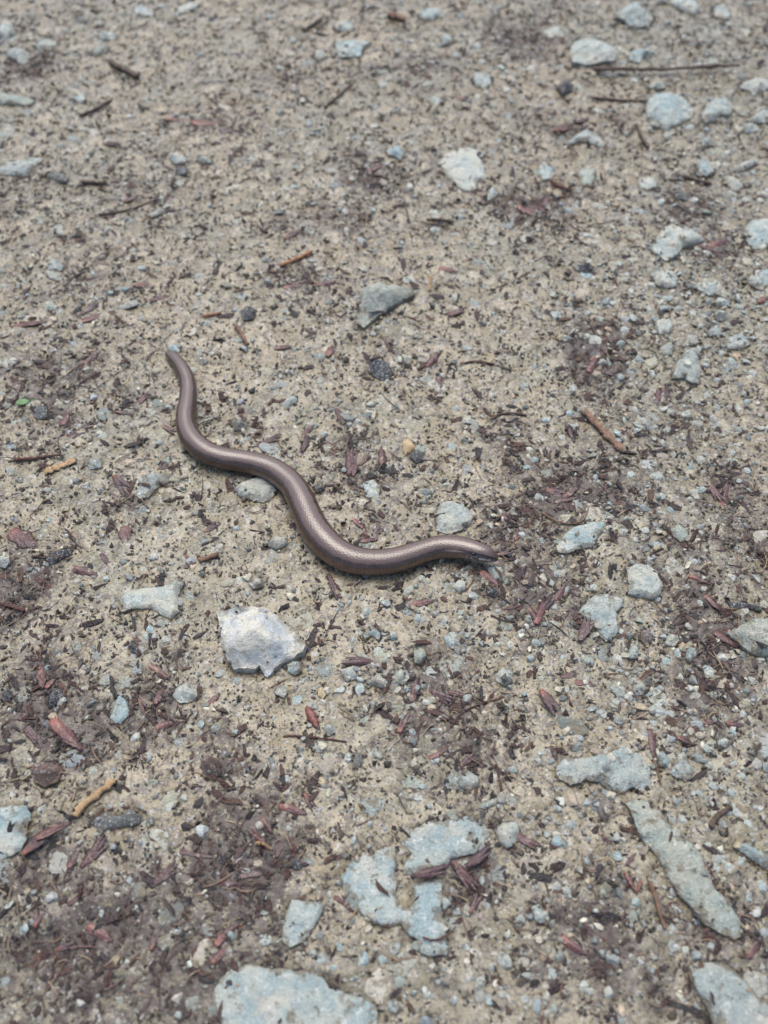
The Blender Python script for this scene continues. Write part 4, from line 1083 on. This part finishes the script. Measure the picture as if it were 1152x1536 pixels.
H(315,190,52,-4,'long pinkish husk at the upper left',.7,0); H(295,186,22,0,'orange scrap beside the long pinkish husk',1.0,3); H(200,298,36,14); H(345,200,30,10); H(170,215,34,-6); H(265,180,30,-4)
H(1062,376,44,-20,'dark red husk at the tip of the three-sided stone',.9); H(1080,365,40,20); H(1075,382,44,-8); H(800,315,40,20); H(815,308,30,70); H(790,320,34,-30)
H(440,352,28,30); H(560,255,34,18); H(570,250,28,35); H(700,150,30,0); H(900,530,36,40); H(890,545,30,60); H(915,560,34,-20); H(905,510,30,10)
H(390,1260,44,-40); H(360,1280,40,60); H(420,1270,36,70); H(380,1310,48,10); H(400,1240,30,-60); H(350,1330,40,-20); H(440,1215,44,-20); H(465,1205,36,-60)
H(30,1080,40,40); H(55,1110,50,-50); H(240,1040,34,60); H(215,1060,30,-60); H(250,1085,36,20); H(150,1400,46,-30); H(60,1370,44,70); H(100,1420,40,10); H(340,1400,50,45); H(330,1430,40,50)
H(1070,905,40,-50); H(1050,870,36,-20); H(1090,960,44,-30); H(1110,1085,44,6); H(1060,1085,30,20); H(780,800,30,60); H(765,780,34,-20); H(760,830,30,10); H(885,1395,40,-60); H(860,1420,50,-40); H(1075,1390,40,20); H(1130,1420,40,60)

# ------------------------------------------------------------------ twigs
def tube(name, pts, rad, mat, parent=None, seg=8, rough=.16, flat=1.0):
    P3 = catmull([p for p in pts], max(10, len(pts) * 7)); n = len(P3)
    T = np.gradient(P3, axis=0); T /= np.linalg.norm(T, axis=1)[:, None]
    up = np.array([0, 0, 1.]); sd_ = np.cross(T, up); sd_ /= np.linalg.norm(sd_, axis=1)[:, None]; u2 = np.cross(sd_, T)
    rad = np.interp(np.linspace(0, 1, n), np.linspace(0, 1, len(rad)), rad)
    rad = rad * (1 + .22 * np.sin(np.linspace(0, 19, n) + rng.uniform(0, 6)) * rng.uniform(.3, 1, n)) if rough > .1 else rad
    P3 = P3 + (rng.normal(0, 1, (n, 3)) * rad[:, None] * .12 if rough > .1 else 0)
    V = []
    for i in range(n):
        for j in range(seg):
            al = 2 * math.pi * j / seg; r = rad[i] * (1 + rng.normal(0, rough))
            V.append(P3[i] + sd_[i] * math.cos(al) * r + u2[i] * math.sin(al) * r * flat)
    V.append(P3[0] - T[0] * rad[0] * .3); V.append(P3[-1] + T[-1] * rad[-1] * .3)
    F = [(i * seg + j, i * seg + (j + 1) % seg, (i + 1) * seg + (j + 1) % seg, (i + 1) * seg + j) for i in range(n - 1) for j in range(seg)]
    F += [(n * seg, (j + 1) % seg, j) for j in range(seg)] + [(n * seg + 1, (n - 1) * seg + j, (n - 1) * seg + (j + 1) % seg) for j in range(seg)]
    me = bpy.data.meshes.new(name); me.from_pydata([tuple(map(float, v)) for v in V], [], F)
    uv = me.uv_layers.new(name='UVMap'); k_ = 0
    for poly in me.polygons:
        for li in poly.loop_indices:
            vi = me.loops[li].vertex_index; i, j = (vi // seg, vi % seg) if vi < n * seg else (0, 0)
            uv.data[li].uv = (i / n, j / seg)
    me.polygons.foreach_set('use_smooth', [True] * len(me.polygons)); me.materials.append(mat); me.update()
    return link(bpy.data.objects.new(name, me), parent)
def twig(label, pts, w, mat, taper=.8, lift=.0, name='twig', flat=1.0, cat=None, ends=None):
    P3, R_ = [], []
    for i, (x, y) in enumerate(pts):
        r = .5 * w * mpp(x, y)
        X, Y, _ = gp(x, y, r)
        P3.append((X, Y, gz(X, Y) + r * .75 * flat + .0004 + lift))
    r0 = .5 * w * mpp(*pts[0])
    o = tube(name, P3, [r0, r0 * (1 + taper) / 2, r0 * taper], M[mat], flat=flat)
    tag(o, label, cat or name, 'twigs and sticks on the path')
    if ends:
        for q_ in ends:
            a, b = (np.array(P3[0]), np.array(P3[1])) if q_ == 0 else (np.array(P3[-1]), np.array(P3[-2]))
            d = (a - b) / np.linalg.norm(a - b); rr_ = r0 * (1 if q_ == 0 else taper)
            tube('broken_end', [a - d * rr_ * .8, a + d * rr_ * .1, a + d * rr_ * .75], [rr_ * 1.03, rr_ * 1.04, rr_ * .6], M['cut'], o, seg=8, rough=.08)
W_ = twig
W_('tan-brown stick with broken ends lying on the mud at the right', [(876,615),(893,633),(912,655),(934,676)], 10.5, 'tan', .95, name='stick', ends=(0,1))
W_('straw-coloured stick slanting over the mould at the lower left', [(112,1225),(128,1206),(150,1188),(172,1170)], 12, 'straw', .85, name='stick')
W_('long dark twig lying level at the top right', [(889,107),(940,107),(1000,108),(1060,105),(1108,101)], 6, 'brown', .7, lift=.002)
W_('thin dark twig below the long dark twig', [(888,145),(930,148),(972,151)], 4, 'brown', .7)
W_('short grey-brown twig with a pale top near the top edge', [(453,42),(468,34),(483,25)], 8, 'cut', .9)
W_('stubby dark twig at the upper left', [(166,92),(182,101),(206,111)], 9, 'brown', .9)
W_('straight grey twig at the upper left below the stubby dark twig', [(120,172),(140,163),(167,148)], 5, 'brown', .7)
W_('thin grey twig slanting up near the top, left of the middle', [(487,160),(505,145),(528,124)], 5, 'brown', .6)
W_('flat orange-tan wood chip at the left', [(67,706),(85,700),(112,690)], 13, 'straw', .7, name='wood_chip', flat=.35, cat='wood chip')
W_('tiny orange splinter above the slow worm', [(305,477),(318,475),(333,473)], 4.5, 'orange', .7, name='splinter')
W_('short brown twig above the slow worm, beside dark fibres', [(354,490),(362,503),(372,517)], 6, 'tan', .8)
W_('slim brown twig with orange end left of the middle', [(420,398),(445,389),(468,378)], 6, 'orange', .8)
W_('thin dark twig lying on the mud at the left', [(148,322),(190,315),(236,298)], 4, 'brown', .6)
W_('fine curved reddish stem in the mud at the lower middle', [(676,1094),(690,1074),(715,1060),(752,1048)], 2.6, 'red', .6, name='stem')
W_('short dark twig right of the ragged pale stone', [(827,274),(840,281),(856,286)], 6, 'red', .7)
W_('short dark stem hanging below the thin twig at the upper right', [(955,188),(961,203),(973,222)], 5, 'brown', 1)
W_('brown twig in the gravel at the upper right', [(1024,262),(1045,269),(1068,274)], 6, 'brown', .8)
W_('yellow straw splinter right of the wedge-shaped stone', [(646,411),(645,421),(644,433)], 3.5, 'straw', .9, name='splinter')
W_('dark twig above the red husk near the middle', [(640,328),(660,328),(680,331)], 5, 'brown', .8)
W_('thin curved dark root right of the middle', [(738,628),(748,621),(768,619),(790,622)], 3.5, 'brown', .8, name='root')
W_('fine wiry root below the head of the slow worm', [(736,925),(752,932),(772,934)], 3, 'brown', .8, name='root')
W_('short tan stick left of the slow worm bend', [(298,840),(312,836),(327,831)], 8, 'tan', .8, name='stick')
W_('jointed brown stem beside the shiny split bud', [(973,1325),(981,1345),(988,1368),(997,1394)], 7, 'tan', .7, name='stem')
W_('dark curved twig above the right edge stone at lower right', [(1063,1243),(1075,1226),(1095,1212)], 9, 'brown', .8)
W_('thin looping root beside the leaf-shaped flat stone', [(812,770),(835,784),(858,788),(876,780),(882,765)], 3, 'tan', .7, name='root')
W_('small pale curl of straw in the dark mould at lower middle', [(384,1266),(395,1266),(408,1274)], 6, 'straw', .6, name='splinter')
W_('tiny straw splinter beside the large notched slab', [(527,1378),(531,1370),(537,1361)], 3.5, 'straw', .9, name='splinter')
W_('thin red stem lying on the notched slab near its lower end', [(634,1408),(652,1411),(672,1403),(684,1390)], 3.5, 'red', .6, lift=.003, name='stem')
W_('long thin brown stem at the left, above the orange-tan chip', [(22,690),(50,688),(90,684)], 6, 'red', .6, name='stem')
W_('thin stem lying below the shiny fat red bud', [(425,1106),(450,1106),(490,1110),(520,1114)], 3.5, 'red', .6, name='stem')
W_('dark twig at the left edge beside mould', [(2,905),(18,910),(36,916)], 6, 'red', .7)
W_('small dark twig above the middle of the worm path', [(690,544),(715,541),(742,544)], 3, 'red', .7)
W_('thin grey stem beside the upright husk at lower right', [(978,1140),(985,1160),(990,1180)], 3, 'tan', .7, name='stem')
W_('dark level twig at the upper left near the long low stone', [(124,272),(142,273),(160,272)], 6, 'brown', .8)
W_('brown twig piece at the top centre', [(582,22),(595,24),(608,27)], 9, 'tan', .8)

# small green leaf scrap with its stalk
def leaf():
    cx, cy, _ = gp(36, 607); yaw, sc = img_to_ground_dir(36, 607, math.radians(8)); L = 20 * sc
    n, m = 9, 7; V = []
    for lay in (0, 1):
        for a in range(n):
            t = a / (n - 1); w = math.sin(math.pi * (t * .9 + .06)) ** .7 * .32 * (1 + .12 * math.sin(a * 2.7))
            for b in range(m):
                s_ = b / (m - 1) * 2 - 1
                V.append(((t - .5) * L, s_ * w * L, (.10 * abs(s_) + .06 * math.sin(t * 5)) * L * .5 - lay * .00025))
    F = []; N = n * m
    for a in range(n - 1):
        for b in range(m - 1):
            k0 = a * m + b; F.append((k0, k0 + m, k0 + m + 1, k0 + 1)); F.append((N + k0 + 1, N + k0 + m + 1, N + k0 + m, N + k0))
    for a in range(n - 1):
        for c0, fl in ((0, 0), (m - 1, 1)):
            k0 = a * m + c0; q_ = (k0, N + k0, N + k0 + m, k0 + m); F.append(q_[::-1] if fl else q_)
    root = link(bpy.data.objects.new('leaf_scrap', None)); root.location = (cx, cy, gz(cx, cy) + .0014); root.rotation_euler = (0, 0, yaw); root.empty_display_size = .005
    tag(root, 'small bright green leaf scrap at the left edge', 'leaf')
    link(bpy.data.objects.new('blade', np_mesh('blade', np.array(V), np.array(F), M['leaf'], smooth=True)), root)
    tube('stalk', [(L * .42, 0, 0), (L * .7, L * .08, .0002), (L * 1.0, L * .2, -.0004)], [.0004, .0003, .0002], M['leaf'], root, seg=6)
leaf()

# ------------------------------------------------------------------ labels of the small pieces: each told by its nearest landmark
LAND = [(390,950,'the large whitish rock'),(590,1340,'the notched slab'),(670,1265,'the broad flat stone'),(905,1155,'the ragged-edged flat stone'),
 (1030,1310,'the long narrow stone'),(445,1520,'the widest bottom stone'),(1100,1510,'the bottom right corner stone'),(20,1245,'the pale lower left edge stone'),
 (455,1383,'the four-sided grey stone'),(575,445,'the wedge-shaped stone'),(682,775,'the pale stone behind the head'),(380,732,'the stone under the slow worm'),
 (230,725,'the blue-grey stone by the tail bend'),(228,898,'the ragged pale grey stone'),(178,1062,'the oval flush stone'),(872,805,'the leaf-shaped flat stone'),
 (967,870,'the whitish square stone'),(905,925,'the pale blue lobed stone'),(1130,950,'the right edge rock'),(1035,545,'the tall straight-sided stone'),
 (998,418,'the pale gravel stone'),(1108,508,'the oval pale blue stone'),(1015,358,'the three-sided pale stone'),(890,73,'the pale green oval stone'),
 (1005,162,'the large wedge stone under the twig'),(697,250,'the ragged pale far stone'),(593,229,'the small bright far stone'),(525,68,'the flat stone at the top'),
 (27,79,'the pale domed stone'),(30,249,'the long low left stone'),(80,394,'the speckled blue-white stone'),(905,645,'the tan-brown stick'),(613,665,'the yellow ochre pebble'),
 (36,607,'the green leaf scrap'),(142,1197,'the straw-coloured stick'),(571,550,'the flat black chip'),(530,992,'the dark-tipped pointed husk'),(470,1080,'the shiny fat red bud'),
 (950,1330,'the shiny split bud'),(825,1060,'the rust-ended large husk'),(38,812,'the wide purple husk'),(250,527,'the tail tip'),(745,835,'the head of the slow worm'),
 (550,690,'the reddish husk cluster'),(315,190,'the long pinkish husk'),(88,700,'the orange-tan wood chip'),(700,1310,'the crossed husks'),(1078,742,'the forked husk pair'),
 (265,235,'the small pale blue upper left stone'),(885,203,'the arched pale blue stone'),(1055,250,'the grey upper right stone'),(170,1232,'the long blackish slab'),(250,1312,'the lone purple-brown husk')]
seen = {}
for o, x, y, what, cat, grp in sorted(PEND, key=lambda q: 0):
    d2, lx, ly, ln = min(((x - a) ** 2 + (y - b) ** 2, a, b, n_) for a, b, n_ in LAND)
    dx, dy = x - lx, ly - y
    sect = int(((math.degrees(math.atan2(dy, dx)) + 382.5) % 360) // 45)
    dr = ['right of', 'up and right of', 'above', 'up and left of', 'left of', 'down and left of', 'below', 'down and right of'][sect]
    seen.setdefault((what, dr, ln), []).append((d2, o, cat, grp))
ORD = ['', 'second nearest ', 'third nearest ', 'fourth nearest ', 'fifth nearest ', 'sixth nearest ', 'seventh nearest ', 'eighth nearest ', 'ninth nearest ', 'tenth nearest ']
for (what, dr, ln), items in seen.items():
    items.sort(key=lambda q: q[0])
    for i, (d2, o, cat, grp) in enumerate(items):
        pre = 'nearest ' if (i == 0 and len(items) > 1) else ORD[min(i, 9)]
        tag(o, f'{pre}{what} {dr} {ln}', cat, grp)
